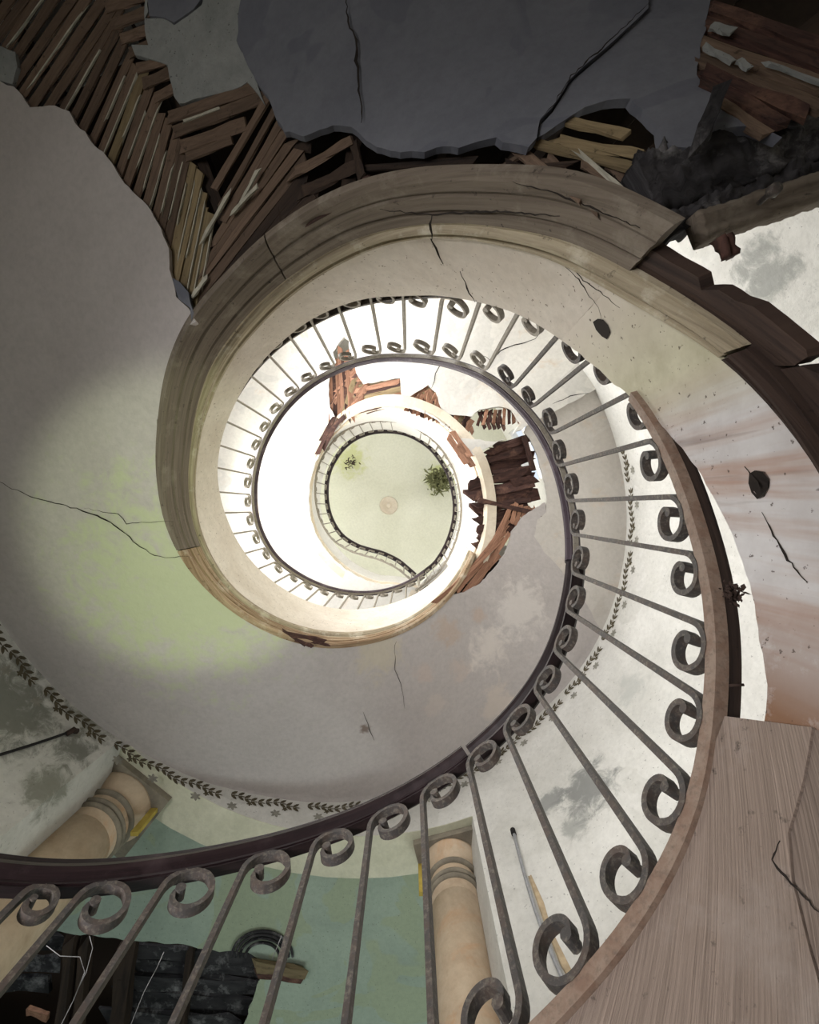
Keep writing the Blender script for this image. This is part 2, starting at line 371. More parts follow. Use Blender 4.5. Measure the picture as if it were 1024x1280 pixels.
def densify(poly, step):
    out = []
    for i, a in enumerate(poly):
        b = poly[(i + 1) % len(poly)]
        n = max(1, int(math.hypot(b[0] - a[0], b[1] - a[1]) / step))
        for k in range(n): out.append((lerp(a[0], b[0], k / n), lerp(a[1], b[1], k / n)))
    return out
def inside(p, poly):
    x, y = p; c = False; j = len(poly) - 1
    for i in range(len(poly)):
        xi, yi = poly[i]; xj, yj = poly[j]
        if (yi > y) != (yj > y) and x < (xj - xi) * (y - yi) / (yj - yi) + xi: c = not c
        j = i
    return c
def patch(name, poly, lift, top, mat, parent=None, holes=(), grid=0.12, step=0.06, jag=0.0, uvf=None):
    """poly in a 2D parameter plane (metres); lift(u,v)->surface point, top(u,v)->point on the hidden side"""
    def prep(P):
        P = densify(P, step)
        if jag:
            P = [(x + noise.noise((x * 14, y * 14, 1.3)) * jag + noise.noise((x * 45, y * 45, 5)) * jag * 0.5,
                  y + noise.noise((x * 14, y * 14, 9.1)) * jag + noise.noise((x * 45, y * 45, 7)) * jag * 0.5) for x, y in P]
        return P
    loops = [prep(poly)] + [prep(h) for h in holes]
    vs2, edges = [], []
    for L in loops:
        b = len(vs2); vs2 += L; edges += [(b + i, b + (i + 1) % len(L)) for i in range(len(L))]
    xs = [p[0] for p in loops[0]]; ys = [p[1] for p in loops[0]]
    x = min(xs)
    while x < max(xs):
        y = min(ys)
        while y < max(ys):
            q = (x + random.uniform(-.2, .2) * grid, y + random.uniform(-.2, .2) * grid)
            if inside(q, loops[0]) and not any(inside(q, h) for h in loops[1:]): vs2.append(q)
            y += grid
        x += grid
    r = delaunay_2d_cdt([Vector(v) for v in vs2], edges, [], 0, 1e-6)
    V, T = r[0], r[2]
    tris = []
    for t in T:
        c = ((V[t[0]][0] + V[t[1]][0] + V[t[2]][0]) / 3, (V[t[0]][1] + V[t[1]][1] + V[t[2]][1]) / 3)
        if inside(c, loops[0]) and not any(inside(c, h) for h in loops[1:]): tris.append(tuple(t))
    n = len(V)
    verts = [lift(v[0], v[1]) for v in V] + [top(v[0], v[1]) for v in V]
    cnt = {}
    for t in tris:
        for k in range(3):
            e = (t[k], t[(k + 1) % 3]); ek = tuple(sorted(e)); cnt.setdefault(ek, []).append(e)
    faces = list(tris) + [(n + t[2], n + t[1], n + t[0]) for t in tris]
    for ek, L in cnt.items():
        if len(L) == 1:
            a, b = L[0]; faces.append((b, a, n + a, n + b))
    uv = [(v[0], v[1]) for v in V] * 2
    if uvf: uv = [uvf(*q) for q in uv]
    return mesh_obj(name, verts, faces, mat, parent, uv)

# soffit parameter plane: u = metres along the well edge, v = metres outwards
UM = math.radians(1) * 1200 * K
def sp(x, y):
    ph, rho = on_soffit(x, y); return (ph * UM, rho * K)
def spc(ph, rho): return (ph * UM, rho * K)
def s_lift(dz=0.0):
    def f(u, v):
        ph = u / UM; rho = v / K
        wob = noise.noise((u * 1.3, v * 1.3, 0)) * 0.005
        return cyl(ph, rho, ZS(ph, rho)) + Vector((0, 0, dz + wob + 0.004))
    return f
def soffit_point(x, y, dz=0.0):
    ph, rho = on_soffit(x, y); return cyl(ph, rho, ZS(ph, rho)) + Vector((0, 0, dz))

unit_meshes = {}
def unit_plank(var, mat, rough=0.0):
    """unit plank, x 0..1 long, y,z -0.5..0.5, with slightly ragged ends"""
    key = (var, mat.name, rough)
    if key in unit_meshes: return unit_meshes[key]
    rnd = random.Random(var * 31 + 5); n = 5
    vs_, uv, fs = [], [], []
    for i in range(n):
        x = i / (n - 1)
        for (y, z) in ((-.5, -.5), (.5, -.5), (.5, .5), (-.5, .5)):
            e = rough if i in (0, n - 1) else rough * 0.12
            vs_.append((x + rnd.uniform(-1, 1) * e * (0.12 if i in (0, n - 1) else 0.02), y * (1 + rnd.uniform(-.5, .5) * rough * 0.6), z * (1 + rnd.uniform(-.3, .3) * rough)))
            uv.append((x, y * 0.05 + (0.05 if z > 0 else 0)))
        if i:
            for k in range(4):
                p = (i - 1) * 4; q = i * 4; fs.append((p + k, p + (k + 1) % 4, q + (k + 1) % 4, q + k))
    fs += [(3, 2, 1, 0), (n * 4 - 4, n * 4 - 3, n * 4 - 2, n * 4 - 1)]
    me = bpy.data.meshes.new('plank'); me.from_pydata(vs_, [], fs); ul = me.uv_layers.new(name='UVMap')
    for l in me.loops: ul.data[l.index].uv = uv[l.vertex_index]
    me.materials.append(mat); unit_meshes[key] = me
    return me
def plank(name, A, B, wd, th, mat, parent, up=Vector((0, 0, 1)), rough=0.6, tilt=0.0):
    A = Vector(A); B = Vector(B); ax = B - A; L = ax.length
    if L < 1e-4: return None
    x = ax / L; y = up.cross(x).normalized(); z = x.cross(y).normalized()
    if tilt:
        q = Matrix.Rotation(tilt, 3, x); y = q @ y; z = q @ z
    o = bpy.data.objects.new(name, unit_plank(random.randint(0, 5), mat, rough)); C.objects.link(o)
    M = Matrix((( x.x * L, y.x * wd, z.x * th, A.x), (x.y * L, y.y * wd, z.y * th, A.y), (x.z * L, y.z * wd, z.z * th, A.z), (0, 0, 0, 1)))
    o.parent = parent; o.matrix_world = M
    return o
def tube(name, pts, rad, mat, parent=None, seg=6):
    pts = [Vector(p) for p in pts]; fr = []
    for i, p in enumerate(pts):
        t = (pts[min(i + 1, len(pts) - 1)] - pts[max(i - 1, 0)]).normalized()
        a = Vector((0, 0, 1)) if abs(t.z) < 0.9 else Vector((1, 0, 0))
        s = t.cross(a).normalized(); fr.append((p, s, s.cross(t).normalized()))
    pr = [(rad * math.cos(2 * PI * k / seg), rad * math.sin(2 * PI * k / seg)) for k in range(seg)]
    return sweep_path(name, fr, pr, mat, parent, smooth=True)
def lathe(name, prof, centre, mat, parent=None, seg=40):
    vs_, fs = [], []
    for (r, z) in prof:
        for k in range(seg):
            a = 2 * PI * k / seg; vs_.append((centre[0] + r * math.cos(a), centre[1] + r * math.sin(a), z))
    for i in range(1, len(prof)):
        for k in range(seg):
            p = (i - 1) * seg; q = i * seg; fs.append((p + k, p + (k + 1) % seg, q + (k + 1) % seg, q + k))
    fs.append(tuple(range(seg))[::-1]); b = (len(prof) - 1) * seg; fs.append(tuple(b + k for k in range(seg)))
    return mesh_obj(name, vs_, fs, mat, parent, [(v[0] * 2, v[2]) for v in vs_], smooth=True)
def crack(pts, width, mat, lifter, parent, name='crack'):
    """narrow open crack: a sunken dark strip just at the surface"""
    P = []
    for i in range(len(pts) - 1):
        a, b = pts[i], pts[i + 1]; n = max(1, int(math.hypot(b[0] - a[0], b[1] - a[1]) / 6))
        for k in range(n):
            t = k / n; P.append((lerp(a[0], b[0], t) + random.uniform(-1.2, 1.2), lerp(a[1], b[1], t) + random.uniform(-1.2, 1.2)))
    P.append(pts[-1]); Wp = [lifter(*p) for p in P]; vs_, fs = [], []
    for i, p in enumerate(Wp):
        t = (Wp[min(i + 1, len(Wp) - 1)] - Wp[max(i - 1, 0)]).normalized(); v = (p - Vector((0, 0, EYE))).normalized()
        s = t.cross(v).normalized(); k = 1 - abs(2 * i / (len(Wp) - 1) - 1) * 0.7; h = width * 0.5 * k * random.uniform(.6, 1.3)
        vs_ += [p - s * h, p + s * h]
        if i: fs.append((2 * i - 2, 2 * i - 1, 2 * i + 1, 2 * i))
    return mesh_obj(name, vs_, fs, mat, parent)

# ================================================================== SETTING
# outer wall: cylinder patches with openings
def wall_patch(name, ph0, ph1, zlo, zhi, mat, step=3.0, nz=6, thick=0.12):
    n = max(2, int((ph1 - ph0) / step) + 1); vs_, fs = [], []
    for side in (0, 1):
        for i in range(n):
            ph = lerp(ph0, ph1, i / (n - 1)); rr = RWALL(ph) + side * thick / K
            a = zlo(ph) if callable(zlo) else zlo; b = zhi(ph) if callable(zhi) else zhi
            for k in range(nz + 1): vs_.append(cyl(ph, rr, lerp(a, b, k / nz)))
    m = nz + 1; h = n * m
    for i in range(1, n):
        for k in range(nz):
            a, b, c, d = (i - 1) * m + k, (i - 1) * m + k + 1, i * m + k + 1, i * m + k
            fs.append((a, b, c, d)); fs.append((h + d, h + c, h + b, h + a))
        for k in (0, nz): a, b = (i - 1) * m + k, i * m + k; fs.append((a, b, h + b, h + a))
    for i in (0, n - 1):
        for k in range(nz): a, b = i * m + k, i * m + k + 1; fs.append((a, b, h + b, h + a))
    return vs_, fs
def join_patches(name, L, mat):
    V, Fc = [], []
    for vs_, fs in L:
        b = len(V); V += vs_; Fc += [tuple(b + i for i in f) for f in fs]
    return struct(mesh_obj(name, V, Fc, mat))
FL = -EYE / S
OP0, OP1, LZ = 225.0, 290.0, 4.06        # opening between the columns
parts = []
def holes_wall(ph0, ph1, zlo, zhi, wins):
    out = []; cur = ph0
    for (pc, a, b) in sorted(wins):
        hw = 11
        if pc - hw > cur: out.append(wall_patch('', cur, pc - hw, zlo, zhi, None))
        out.append(wall_patch('', pc - hw, pc + hw, zlo, a, None)); out.append(wall_patch('', pc - hw, pc + hw, b, zhi, None)); cur = pc + hw
    out.append(wall_patch('', cur, ph1, zlo, zhi, None)); return out
parts = holes_wall(0, OP0, FL, 7.1, WINS) + [wall_patch('', OP0, OP1, LZ, 7.1, None), wall_patch('', OP1, 360, FL, 7.1, None)]
wall = join_patches('wall_round', parts, m_wall)
wall_up = join_patches('wall_upper', holes_wall(0, 360, 7.1, 10.0, TOPW), m_white)
for i, (ph, a, b) in enumerate(WINS + TOPW):
    # frame and bars of each opening; unseen windows, added to let light in
    root = bpy.data.objects.new('window_%d' % (i + 1), None); C.objects.link(root); struct(root)
    rw_ = RWALL(ph) + 30
    for q in (-11, 11): plank('window_frame', cyl(ph + q, rw_, a), cyl(ph + q, rw_, b), 0.05, 0.05, m_white, root, up=Vector((1, 0, 0.01)), rough=0)
    for z in (a, (a + b) / 2, b): plank('glazing_bar', cyl(ph - 11, rw_, z), cyl(ph + 11, rw_, z), 0.05, 0.04, m_white, root, rough=0)

def disc(name, z, rad, mat, thick=0.1):
    n = 64; vs_ = [cyl(360 * k / n, rad, z) for k in range(n)]; vs_ += [v + Vector((0, 0, thick)) for v in vs_]
    fs = [tuple(range(n)), tuple(range(2 * n - 1, n - 1, -1))] + [(k, (k + 1) % n, n + (k + 1) % n, n + k) for k in range(n)]
    return struct(mesh_obj(name, vs_, fs, mat))
disc('ceiling', 10.0, RW + 120, m_top)
fl = disc('floor', FL, 3600, m_floor, -0.1)

# gallery ceiling (level), with the round hole of the well
EDGE = [(575, 730, 4.84), (597, 690, 4.97), (605, 650, 5.15), (603, 610, 5.26), (590, 570, 5.34), (560, 535, 5.56), (530, 516, 5.71), (490, 506, 5.91), (450, 515, 6.35),
    (415, 542, 6.87), (395, 577, 7.0), (386, 615, 7.0), (389, 650, 7.0), (402, 680, 7.0), (430, 710, 7.0), (465, 728, 7.0), (490, 731, 7.0), (522, 735, 7.0)]
ZG = table([(15, 5.28), (31, 5.38), (45, 5.56), (61, 5.71), (80, 5.93), (100, 6.35), (123, 6.87), (132, 7.0), (200, 7.0), (400, 7.0)])
def zg_at(xu, yu):
    ph = math.degrees(math.atan2(-(yu - CY), xu - CX)) % 360
    return ZG(ph) if 10 < ph < 360 else ZG(15)
def gp3(x, y):
    Z = 5.0
    while Z < 7.05:
        if Z >= zg_at((x - 512) * Z, (y - 634) * Z): break
        Z += 0.005
    return ((x - 512) * Z, (y - 634) * Z, Z)
def gps(x, y): q = gp3(x, y); return (q[0] * K, q[1] * K)
def smooth_path(P, n):
    out = []
    for i in range(len(P) - 1):
        p0 = P[max(i - 1, 0)]; p1 = P[i]; p2 = P[i + 1]; p3 = P[min(i + 2, len(P) - 1)]
        for k in range(n):
            t = k / n
            out.append(tuple(0.5 * ((2 * b) + (-a + c) * t + (2 * a - 5 * b + 4 * c - d) * t * t + (-a + 3 * b - 3 * c + d) * t ** 3) for a, b, c, d in zip(p0, p1, p2, p3)))
    out.append(P[-1]); return out
EU = [((x - 512) * z, (y - 634) * z, z) for x, y, z in smooth_path(EDGE, 4)]
gallery = thing('gallery_landing', 'white curving edge of the top landing around the bright round opening', 'landing')
# ceiling slab polygon
outer = [(CX + (RW + 60) * math.cos(math.radians(a)), CY - (RW + 60) * math.sin(math.radians(a))) for a in range(27, 343, 5)]
inner = [(x, y) for x, y, z in EU if z >= 5.33] + [(CX + (R + 40) * math.cos(math.radians(a)), CY - (R + 40) * math.sin(math.radians(a))) for a in (312, 325, 342)]
ang0 = outer[0]
slab = [(x * K, y * K) for x, y in (inner + outer[::-1])]
BROKEN = [(560, 540), (572, 528), (580, 530), (600, 520), (622, 512), (645, 515), (668, 530)]
def fl_lift(z): return lambda u, v: Vector((u, v, z * S + EYE + noise.noise((u * 1.2, v * 1.2, 3)) * 0.01))
def g_lift(dz): return lambda u, v: Vector((u, v, zg_at(u / K, v / K) * S + EYE + dz + noise.noise((u * 1.2, v * 1.2, 3)) * 0.006))
def gp(x, y, z=5.4): return ((x - 512) * z * K, (y - 634) * z * K)
holesG = [[gps(*p) for p in h] for h in (
    [(411, 487), (412, 470), (420, 452), (416, 440), (430, 421), (436, 425), (437, 445), (448, 470), (455, 480), (500, 472), (502, 500), (470, 504), (440, 517), (425, 533), (413, 510)],
    [(507, 502), (520, 490), (535, 482), (545, 490), (552, 510), (560, 518), (590, 520), (600, 512), (625, 508), (640, 512), (650, 530), (640, 545), (620, 552), (575, 548), (556, 530), (530, 512)])]
cg = patch('ceiling_gallery', slab, g_lift(0), g_lift(.06), m_ceiling2, holes=holesG, grid=0.16, step=0.05, jag=0.012)
struct(cg)
slab2 = [(x * K, y * K) for x, y in ([q for q in inner if math.degrees(math.atan2(-(q[1] - CY), q[0] - CX)) % 360 > 76] + [q for q in outer[::-1] if math.degrees(math.atan2(-(q[1] - CY), q[0] - CX)) % 360 > 76])]
deck = patch('gallery_deck', slab2, fl_lift(7.12), fl_lift(7.2), m_white, gallery, grid=0.5, step=0.1)
# vertical edge of the landing
def edge_frames(P, dz=0):
    fr = []
    for i, (x, y, z) in enumerate(P):
        a = Vector(UW(*P[max(i - 1, 0)])); b = Vector(UW(*P[min(i + 1, len(P) - 1)])); t = (b - a); t.z = 0; t.normalize()
        s = Vector((-t.y, t.x, 0)); s = s if s.dot(Vector((UW(x, y, z).x - CX * K, UW(x, y, z).y - CY * K, 0))) > 0 else -s
        fr.append((UW(x, y, z), s, Vector((0, 0, 1))))
    return fr
fe = edge_frames(EU)
for i in range(1, len(fe)):          # keep the side vector continuous through the S bend
    if fe[i][1].dot(fe[i - 1][1]) < 0: fe[i] = (fe[i][0], -fe[i][1], fe[i][2])
topz = 8.1 * S + EYE - 0.16
sweep_path('landing_fascia', fe, lambda i: [(0, 0.10), (0, topz - fe[i][0].z), (0.09, topz - fe[i][0].z), (0.09, 0.10)], m_white, gallery)
sweep_path('landing_bead', fe, lambda i: [(-0.012, 0.085), (-0.02, 0.10), (-0.012, 0.115), (0.02, 0.115), (0.02, 0.085)], m_cream, gallery)
sweep_path('landing_soffit_trim', fe, lambda i: [(0.0, 0.085), (0.0, 0.03), (0.03, 0.0), (0.12, 0.0), (0.12, 0.085)], m_cream, gallery)

# ================================================================== STAIRCASE
stair = thing('spiral_staircase', 'curved staircase winding up round the open well, plaster soffit broken away to the laths', 'staircase')
P1 = 335.0
def face_prof(ph): return [(R, ZT(ph)), (R, ZE2(ph)), (R + 30, ZE2(ph)), (R + 30, ZT(ph))]
face = sweep_ring('stringer', 31, P1, face_prof, m_face, stair, step=2)
# the stained end, ragged where it breaks off
def cyl_patch(name, poly, rad, thick, mat, parent, near, jag=0.0, step=0.02, grid=0.08, holes=(), slope=0.0):
    U = math.radians(1) * rad * K
    def cv(P):
        out = []
        for p in P:
            if len(p) == 3: out.append((p[1] * U, p[2] * S))
            else:
                ph, z = on_cyl(p[0], p[1], rad, near); out.append((ph * U, z * S))
        return out
    return patch(name, cv(poly), lambda u, v: cyl(u / U, rad, v / S), lambda u, v: cyl(u / U, rad + thick / K, v / S), mat, parent,
                 holes=[cv(h) for h in holes], grid=grid, step=step, jag=jag, uvf=lambda u, v: (u + 24 * U, v - slope * u))
poly = [('c', ph, ZE2(ph)) for ph in range(-34, 32, 3)] + [('c', 31.2, ZE2(31.2))] + [('c', 31.2, ZT(31.2))] + [('c', ph, ZT(ph)) for ph in range(30, -32, -3)]
knot1 = [(742, 402), (748, 398), (755, 399), (761, 406), (764, 415), (760, 424), (753, 420), (746, 412)]
knot2 = [(938, 592), (945, 588), (955, 590), (962, 598), (961, 610), (956, 620), (948, 624), (941, 616), (937, 604)]
cyl_patch('stringer_end', poly, R + 0.5, 0.045, m_face_r, stair, 15, jag=0.008, holes=[knot2])
for kn, c in ((knot1, (753, 411)), (knot2, (950, 606))):
    cc = on_cyl(c[0], c[1], R, 15); p = cyl(cc[0], R - (2.5 if kn is knot1 else -14), cc[1])
    vs_, fs = [p], []
    for i, q in enumerate(kn):
        a = on_cyl(q[0], q[1], R, 15); vs_.append(cyl(a[0], R - 1.5, a[1]))
    for i in range(len(kn)): fs.append((0, 1 + i, 1 + (i + 1) % len(kn)))
    mesh_obj('knot', vs_, fs, m_crack, stair)
off = [(-1, 0.0), (-9, 0.08), (-9, 0.2), (-3, 0.25), (-3, 0.32), (-10, 0.42), (-17, 0.58), (-17, 0.72), (-10, 0.84), (-3, 0.88), (-3, 1.0)]
def mould_prof(ph): return [(R + a, lerp(ZE2(ph), ZE3(ph), t)) for a, t in off] + [(R + 34, ZE3(ph)), (R + 34, ZE2(ph))]
sweep_ring('stringer_moulding', 15, P1, mould_prof, m_mould, stair, step=2, smooth=False)
sweep_ring('stringer_moulding', -24, 14.6, mould_prof, m_dark_board, stair, step=2)
def fas_prof(ph):
    L = lambda t: lerp(ZE3(ph), ZSI(ph), t)
    return [(R - 4, L(0)), (R - 4, L(.22)), (R + 1, L(.25)), (R + 1, L(.30)), (R - 5, L(.33)), (R - 5, L(.60)), (R + 1, L(.63)), (R + 1, L(.67)), (R - 3, L(.70)), (R - 3, L(.9)), (R + 4, ZSI(ph)), (R + 22, ZSI(ph)), (R + 22, ZE3(ph))]
sweep_ring('fascia_board', 101, 196, fas_prof, m_fascia, stair, step=2)
sweep_ring('fascia_board', 196.3, P1, fas_prof, m_fascia_w, stair, step=2)
ph_end = on_cyl(835, 288, R)[0]
fb = sweep_ring('fascia_board', ph_end, 100.6, fas_prof, m_fascia, stair, step=2)
# dark broken boards below the fascia on the right
cyl_patch('broken_board', [(700, 300), (740, 300), (812, 313), (842, 330), (872, 347), (876, 362), (899, 362), (920, 378), (942, 383), (977, 411), (1008, 437), (1009, 447), (992, 458), (947, 455), (925, 424), (880, 394), (835, 364), (790, 337), (740, 312)],
    R + 8, 0.03, m_dark_board, stair, 25, jag=0.004, slope=.8)
cyl_patch('broken_board', [(950, 462), (975, 462), (1003, 459), (1024, 470), (1060, 505), (1100, 560), (1080, 640), (1030, 586), (1000, 530), (970, 490)],
    R + 10, 0.03, m_dark_board, stair, 12, jag=0.004, slope=.7)

# plaster of the soffit, in the pieces that still hang
def soffit_patch(name, poly, mat, label=None, holes=(), jag=0.012, dz=0.0, thick=0.028, step=0.03, grid=0.12):
    return patch(name, poly, s_lift(dz), s_lift(dz + thick), mat, stair, holes=holes, grid=grid, step=step, jag=jag)
edgeL = [sp(*p) for p in [(245, 404), (236, 385), (222, 372), (214, 345), (210, 312), (200, 285), (188, 262), (165, 238), (150, 222), (128, 190), (100, 160), (84, 140), (68, 131), (52, 133), (38, 131), (22, 112), (0, 100), (-40, 75), (-110, 40)]]
innerL = [spc(ph, R + 20) for ph in range(326, int(edgeL[0][0] / UM) + 1, -4)]
phl = edgeL[-1][0] / UM
outerL = [spc(ph, RWALL(ph) + 40) for ph in range(int(phl) + 2, 331, 4)]
right_edge = [sp(*p) for p in [(680, 690), (668, 670), (672, 650), (683, 640), (682, 628), (660, 640), (650, 650), (640, 665), (632, 690), (622, 705), (600, 730), (575, 742), (560, 745)]]
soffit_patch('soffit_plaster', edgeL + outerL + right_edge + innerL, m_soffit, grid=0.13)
# right-hand piece behind the balusters up to the level ceiling
rp = [(694, 600), (676, 600), (672, 585), (668, 560), (672, 552), (664, 540), (650, 522)]
rr = [sp(*p) for p in [(683, 640), (684, 615), (680, 600), (676, 585), (670, 565), (662, 548), (655, 540)]]
rr = [(q[0] if q[0] / UM > 300 else q[0] + 360 * UM, q[1]) for q in rr]
rs = rr + [spc(389, 1250), spc(389, RW + 40)] + [spc(ph, RW + 40) for ph in range(385, 328, -5)] + [right_edge[0], right_edge[1], right_edge[2]]
soffit_patch('soffit_plaster', rs, m_soffit_l, jag=0.01)
# grey plaster over the lowest turn
top1 = [(298, -60), (300, 0), (296, 50), (318, 98), (335, 118), (345, 150), (356, 164), (380, 168), (400, 162), (425, 156), (440, 158), (452, 168), (470, 184), (500, 190), (530, 189), (545, 184), (575, 182), (600, 176), (620, 173), (640, 178), (662, 182), (672, 172), (675, 150), (690, 135), (712, 100), (745, 70), (780, 38), (810, 10), (815, -60)]
top2 = [(815, -60), (812, 8), (780, 40), (745, 72), (712, 102), (692, 136), (677, 152), (674, 168), (700, 150), (735, 128), (760, 118), (790, 116), (805, 128), (828, 150), (832, 172), (850, 178), (870, 180), (880, 165), (905, 155), (950, 150), (985, 165), (960, 150), (925, 128), (900, 108), (885, 100), (877, 85), (882, 50), (890, 20), (896, -60)]
crk = [(434, 0), (434, 18), (437, 38), (444, 48), (447, 60), (445, 78), (449, 95), (448, 110), (452, 130), (452, 156)]
hole = [(x - 1.6, y) for x, y in crk[2:-1]] + [(x + 1.6, y) for x, y in crk[2:-1]][::-1]
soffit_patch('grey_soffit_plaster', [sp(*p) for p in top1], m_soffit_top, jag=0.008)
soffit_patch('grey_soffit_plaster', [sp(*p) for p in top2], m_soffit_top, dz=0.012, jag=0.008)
rough_p = [(178, -60), (182, 10), (178, 17), (194, 19), (205, 19), (215, 26), (232, 15), (250, 2), (262, -60), (330, -60), (310, 0), (298, 40), (322, 105), (330, 125), (308, 98), (290, 108), (270, 112), (250, 117), (222, 124), (214, 116), (206, 75), (190, 70), (165, 66), (160, 52), (182, 50), (178, 30)]
soffit_patch('first_coat_plaster', [sp(*p) for p in rough_p], m_soffit_rough, dz=0.014, jag=0.008, thick=0.02)
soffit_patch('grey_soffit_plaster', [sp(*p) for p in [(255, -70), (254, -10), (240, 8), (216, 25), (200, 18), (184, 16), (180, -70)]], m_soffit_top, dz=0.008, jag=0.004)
soffit_patch('lime_remnant', [sp(*p) for p in [(-30, 50), (0, 56), (17, 62), (20, 80), (14, 103), (0, 99), (-30, 90)]], m_soffit_rough, dz=0.006, jag=0.004)
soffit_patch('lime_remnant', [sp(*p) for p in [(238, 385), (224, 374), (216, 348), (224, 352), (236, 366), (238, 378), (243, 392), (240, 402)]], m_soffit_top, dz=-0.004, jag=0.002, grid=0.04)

# laths
def slath(a, b, wpx, mat=None, dz=0.034, th=0.008, name='lath', rough=0.5, tilt=0.0):
    A = soffit_point(*a, dz=dz); B = soffit_point(*b, dz=dz)
    mid = ((a[0] + b[0]) / 2, (a[1] + b[1]) / 2); M = soffit_point(*mid)
    Z = (M.z - EYE) / F; wd = wpx * Z
    # surface normal from three neighbours
    p1 = soffit_point(mid[0] + 8, mid[1]); p2 = soffit_point(mid[0], mid[1] + 8)
    n = (p1 - M).cross(p2 - M).normalized()
    if n.z < 0: n = -n
    return plank(name, A, B, wd, th, mat or m_lath, stair, up=n, rough=rough, tilt=tilt)
def interp_poly(P, t):
    L = [0]
    for i in range(1, len(P)): L.append(L[-1] + math.hypot(P[i][0] - P[i - 1][0], P[i][1] - P[i - 1][1]))
    s = t * L[-1]
    for i in range(1, len(P)):
        if s <= L[i] + 1e-9:
            k = (s - L[i - 1]) / (L[i] - L[i - 1]); return (lerp(P[i - 1][0], P[i][0], k), lerp(P[i - 1][1], P[i][1], k))
    return P[-1]
low = [(-60, 40), (0, 112), (60, 140), (100, 172), (150, 236), (190, 276), (214, 330), (236, 392)]
upp = [(30, -70), (95, -60), (130, -30), (150, 30), (172, 75), (195, 112), (222, 165), (246, 215), (258, 262)]
nA = 27
for i in range(nA):
    t = i / (nA - 1); a = interp_poly(low, t); b = interp_poly(upp, min(1, t * 1.0))
    mt = m_lath_y if i > 21 or i in (14,) else m_lath
    slath((a[0] - 3, a[1] + 10), (b[0] + random.uniform(-3, 3), b[1] + random.uniform(-5, 5)), 13.2, mt, dz=0.036 + random.uniform(-.004, .004), tilt=random.uniform(-.06, .06))
    if i % 3 == 0 or i > 12:     # lime that squeezed through between two laths
        u0 = random.uniform(0, .3); u1 = random.uniform(.6, 1)
        slath((lerp(a[0], b[0], u0) + 7, lerp(a[1], b[1], u0)), (lerp(a[0], b[0], u1) + 7, lerp(a[1], b[1], u1)), 1.7, m_lime, dz=0.03, name='lime_key', rough=1.0)
# short laths beside the crease
for (a, b, wd) in [((126, 2), (185, -18), 14), ((135, 22), (186, 4), 14), ((146, 42), (186, 26), 13), ((158, 60), (190, 46), 12), ((168, 78), (212, 66), 12), ((176, 98), (214, 82), 14), ((190, 116), (222, 98), 13),
                   ((205, 142), (322, 98), 15), ((213, 160), (330, 112), 15), ((220, 178), (308, 146), 16), ((228, 192), (290, 168), 10)]:
    slath(a, b, wd, m_lath, dz=0.03 + random.uniform(-.003, .003))
slath((226, 148), (275, 130), 3, m_lime, dz=0.02, name='lime_key')
# fan of long laths running down to the corner
fan = [((334, 112), (262, 236), 12), ((346, 122), (268, 262), 12), ((352, 138), (272, 276), 13), ((356, 152), (262, 300), 13), ((362, 166), (244, 338), 13), ((366, 182), (238, 352), 13),
       ((372, 196), (238, 370), 14), ((378, 206), (243, 380), 14), ((384, 216), (262, 360), 13), ((392, 226), (312, 300), 12)]
for k, (a, b, wd) in enumerate(fan):
    slath(a, b, wd, m_lath if k < 7 else m_joist, dz=0.028 + 0.004 * k, tilt=random.uniform(-.1, .1))
for a, b in [((322, 208), (300, 250)), ((318, 232), (286, 266)), ((284, 240), (250, 300)), ((256, 345), (238, 370))]:
    slath(a, b, 5, m_lime, dz=0.016, name='lime_key', rough=1.0)
# laths and sticks of the dark cavity along the well edge
for (a, b, wd, mt) in [((362, 208), (446, 160), 16, m_lath), ((352, 178), (386, 168), 12, m_joist), ((372, 230), (452, 190), 14, m_joist), ((385, 262), (470, 208), 16, m_rot),
                       ((450, 196), (600, 182), 10, m_joist), ((460, 212), (700, 190), 9, m_joist), ((600, 212), (662, 176), 9, m_lath), ((640, 190), (760, 232), 13, m_joist), ((440, 165), (452, 215), 10, m_joist),
                       ((676, 168), (830, 204), 13, m_lath_y), ((715, 138), (800, 158), 13, m_lath_y), ((700, 156), (830, 178), 14, m_lath_y), ((690, 178), (758, 240), 13, m_lath), ((655, 176), (745, 240), 14, m_lath), ((735, 190), (800, 232), 10, m_lath), ((728, 178), (795, 232), 4, m_lime), ((770, 185), (815, 215), 9, m_lath)]:
    slath(a, b, wd, mt, dz=random.uniform(.03, .06), rough=1.0, tilt=random.uniform(-.2, .2))
# wide slats at the upper right corner
for (a, b, wd) in [((890, -4), (1060, 50), 20), ((893, 18), (1060, 78), 22), ((886, 42), (1060, 104), 22), ((880, 62), (1060, 132), 20), ((878, 78), (1030, 140), 18), ((884, 96), (1000, 152), 16), ((905, 120), (965, 158), 14)]:
    slath(a, b, wd, m_lath if random.random() < .6 else m_rot, dz=random.uniform(.02, .03), th=0.015, rough=0.9, tilt=random.uniform(-.15, .15))
for (a, b, wd) in [((890, 30), (918, 36), 12), ((884, 56), (920, 74), 7), ((925, 72), (940, 82), 8), ((960, 76), (1040, 104), 4)]:
    slath(a, b, wd, m_soffit_rough, dz=0.008, name='lime_key', rough=1.0)
# loose stick hanging above the beam
slath((892, 124), (866, 192), 15, m_char, dz=-0.02, th=0.03, rough=1.0, name='loose_stick')

